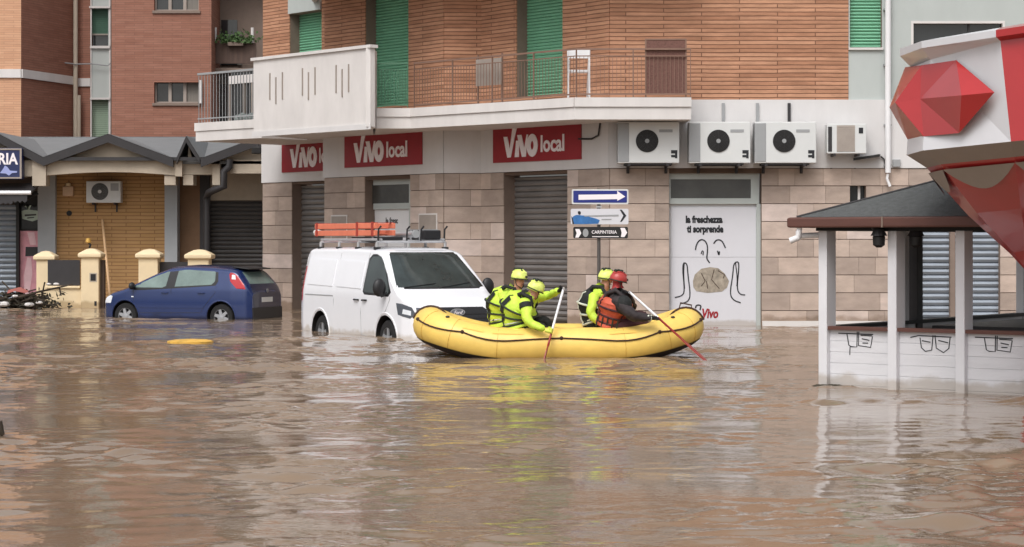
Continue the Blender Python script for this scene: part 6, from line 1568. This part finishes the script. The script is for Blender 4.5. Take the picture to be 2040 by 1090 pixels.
p2 = person_('rescuer in hi-vis suit and yellow-green helmet holding the upright paddle, near side', J, VX((.8, .55, -.35)), VX((.42, 0, .9)), 'hivis', 'helmy', 'vblack', ('glove', 'glovey'), [(pA0+axA*.0+VX((-.02, 0, .0)), VX((0, 1, 0))), (pA1, axA)])
vest(p2, J, 'hivis'); band(p2, J['rs'][0], J['re'][0], .02, .28, .098, 'vblack'); obj('neck_collar', MB().tube([J['neck'][0]-VX((.03, 0, .05)), J['neck'][0]+VX((.01, 0, .02))], [.115, .085], 12), 'vblack', p2, smooth=True); yoke(p2, J)
band(p2, J['re'][0], J['rw'][0], .35, .7, .058, 'vblack'); obj('back_pad', MB().ball(J['chest'][0]+VX((.06, -.15, .03)), (.13, .07, .16), 16, 10), 'vblack', p2, smooth=True)
# far rescuer on the right: yellow helmet, hi-vis back
J = dict(pelvis=pj(1190, 652, 33.2, (.14, .16)), belly=pj(1184, 634, 33.2, (.13, .15)), chest=pj(1185, 606, 33.2, (.13, .17)), upper=pj(1195, 584, 33.2, (.11, .15)),
    ls=pj(1208, 590, 33.45, .07), le=pj(1228, 616, 33.55, .055), lw=pj(1250, 626, 33.5, .04), rs=pj(1184, 592, 32.95, .08), re=pj(1176, 626, 32.85, .058), rw=pj(1196, 646, 32.8, .042),
    lh=pj(1196, 655, 33.35, .10), lk=pj(1248, 646, 33.5, .075), la=pj(1256, 684, 33.5, .055), lt=pj(1280, 690, 33.5, .045), rh=pj(1194, 656, 33.05, .10), rk=pj(1244, 650, 33.1, .075), ra=pj(1252, 686, 33.1, .055), rt=pj(1276, 690, 33.1, .045))
J.update(rigid(VX((.15, 0, 1)), VX((.9, .3, -.2)), 1208, 556, 33.1)); J = order(J)
p3 = person('rescuer with a yellow-green helmet and hi-vis back, behind the red-helmeted one', J, VX((.9, .3, -.2)), VX((.15, 0, 1)), 'hivis', 'helmy', 'vblack', ('glove', 'glove'))
vest(p3, J, 'vblack', straps='refl'); band(p3, J['rs'][0], J['re'][0], .75, .95, .066, 'refl'); yoke(p3, J)
# near rescuer on the right: red helmet, black suit, orange vest
J = dict(pelvis=pj(1214, 650, 32.35, (.16, .18)), belly=pj(1218, 634, 32.35, (.14, .17)), chest=pj(1226, 610, 32.35, (.15, .19)), upper=pj(1234, 592, 32.3, (.12, .16)),
    ls=pj(1246, 592, 32.55, .078), le=pj(1262, 616, 32.65, .056), lw=pj(1255, 592, 32.3, .040), rs=pj(1232, 602, 32.05, .088), re=pj(1262, 630, 31.92, .072), rw=pj(1299, 634, 31.92, .042),
    lh=pj(1222, 653, 32.5, .11), lk=pj(1284, 626, 32.6, .10), la=pj(1290, 684, 32.6, .055), lt=pj(1312, 690, 32.6, .045), rh=pj(1222, 655, 32.2, .115), rk=pj(1286, 640, 32.3, .10), ra=pj(1288, 688, 32.25, .055), rt=pj(1310, 692, 32.25, .045))
J.update(rigid(VX((.25, 0, 1)), VX((.9, .25, -.38)), 1231, 560, 32.25)); J = order(J); axB = (pB0-pB2).normalized()
M['hood'] = mat('red_hood', (168, 52, 52), .7)
p4 = person_('rescuer in red helmet, orange vest and black suit paddling on the right', J, VX((.9, .25, -.38)), VX((.25, 0, 1)), 'suit4', 'helmr', 'maroon', ('glove', 'glove'), [(pB0, VX((0, 1, 0))), (pB1, axB)], skinmat='hood')
vest(p4, J, 'orangev', straps='maroon', tape=False, grow=1.22); band(p4, J['re'][0], J['rw'][0], .72, .98, .052, 'refl', 'cuff'); yoke(p4, J, 'suit4')
obj('chest_pocket', MB().ball(J['chest'][0]+VX((.13, -.22, -.02)), (.07, .03, .04), 12, 8), 'refl', p4, smooth=True)
obj('shoulder_pad', MB().ball(J['rs'][0]+VX((.08, -.02, -.05)), (.13, .11, .15), 16, 10), 'vblack', p4, smooth=True)

# ------------------------------------------------------------------ floating debris
c = Vector(P(380, 683, 36.9)); c.z = 0; m = MB(); n = 26; rd = random.Random(4)
ring_ = [(.40*math.cos(2*math.pi*k/n)*(1+rd.uniform(-.08, .1)), .42*math.sin(2*math.pi*k/n)*(1+rd.uniform(-.12, .12))) for k in range(n)]
m.add([c+VX((a, b, -.03)) for a, b in ring_]+[c+VX((a, b, .025)) for a, b in ring_]+[c+VX((a*.7, b*.7, .05)) for a, b in ring_], [(k, (k+1) % n, n+(k+1) % n, n+k) for k in range(n)]+[(n+k, n+(k+1) % n, 2*n+(k+1) % n, 2*n+k) for k in range(n)]+[tuple(range(2*n, 3*n))])
tag(obj('floating_mat', m, mat('yellow_mat', (214, 168, 74), .6, var=.3, vs=6), smooth=60), 'yellow mat floating flat in the water before the blue car', 'mat')
c = Vector(P(-2, 868, 19.3)); c.z = .02
tag(obj('floating_log', MB().tube([c+VX((-.4, 0, -.02)), c+VX((-.15, 0, .07)), c+VX((.0, 0, .06)), c+VX((.035, 0, -.02))], [.05, .07, .06, .02], 10), 'twig', smooth=True), 'dark lump floating at the left edge of the picture', 'debris')

# ------------------------------------------------------------------ put every origin at its thing's base
bpy.context.view_layer.update()
kids = {}
for o in bpy.data.objects:
    if o.parent: kids.setdefault(o.parent, []).append(o)
def desc(o): return [o]+[q for k in kids.get(o, []) for q in desc(k)]
roots = AUTO+[o for o in bpy.data.objects if o.type == 'MESH' and not o.parent and o.get('kind') != 'structure']
for r_ in roots:
    ms = [q for q in desc(r_) if q.type == 'MESH' and len(q.data.vertices)]
    if not ms or r_.location.length > 0: continue
    co = [v.co for q in ms for v in q.data.vertices]
    lo = Vector([min(p[i] for p in co) for i in range(3)]); hi = Vector([max(p[i] for p in co) for i in range(3)])
    b = Vector(((lo.x+hi.x)/2, (lo.y+hi.y)/2, lo.z))
    for me in set(q.data for q in ms): me.transform(Matrix.Translation(-b))
    r_.location = b
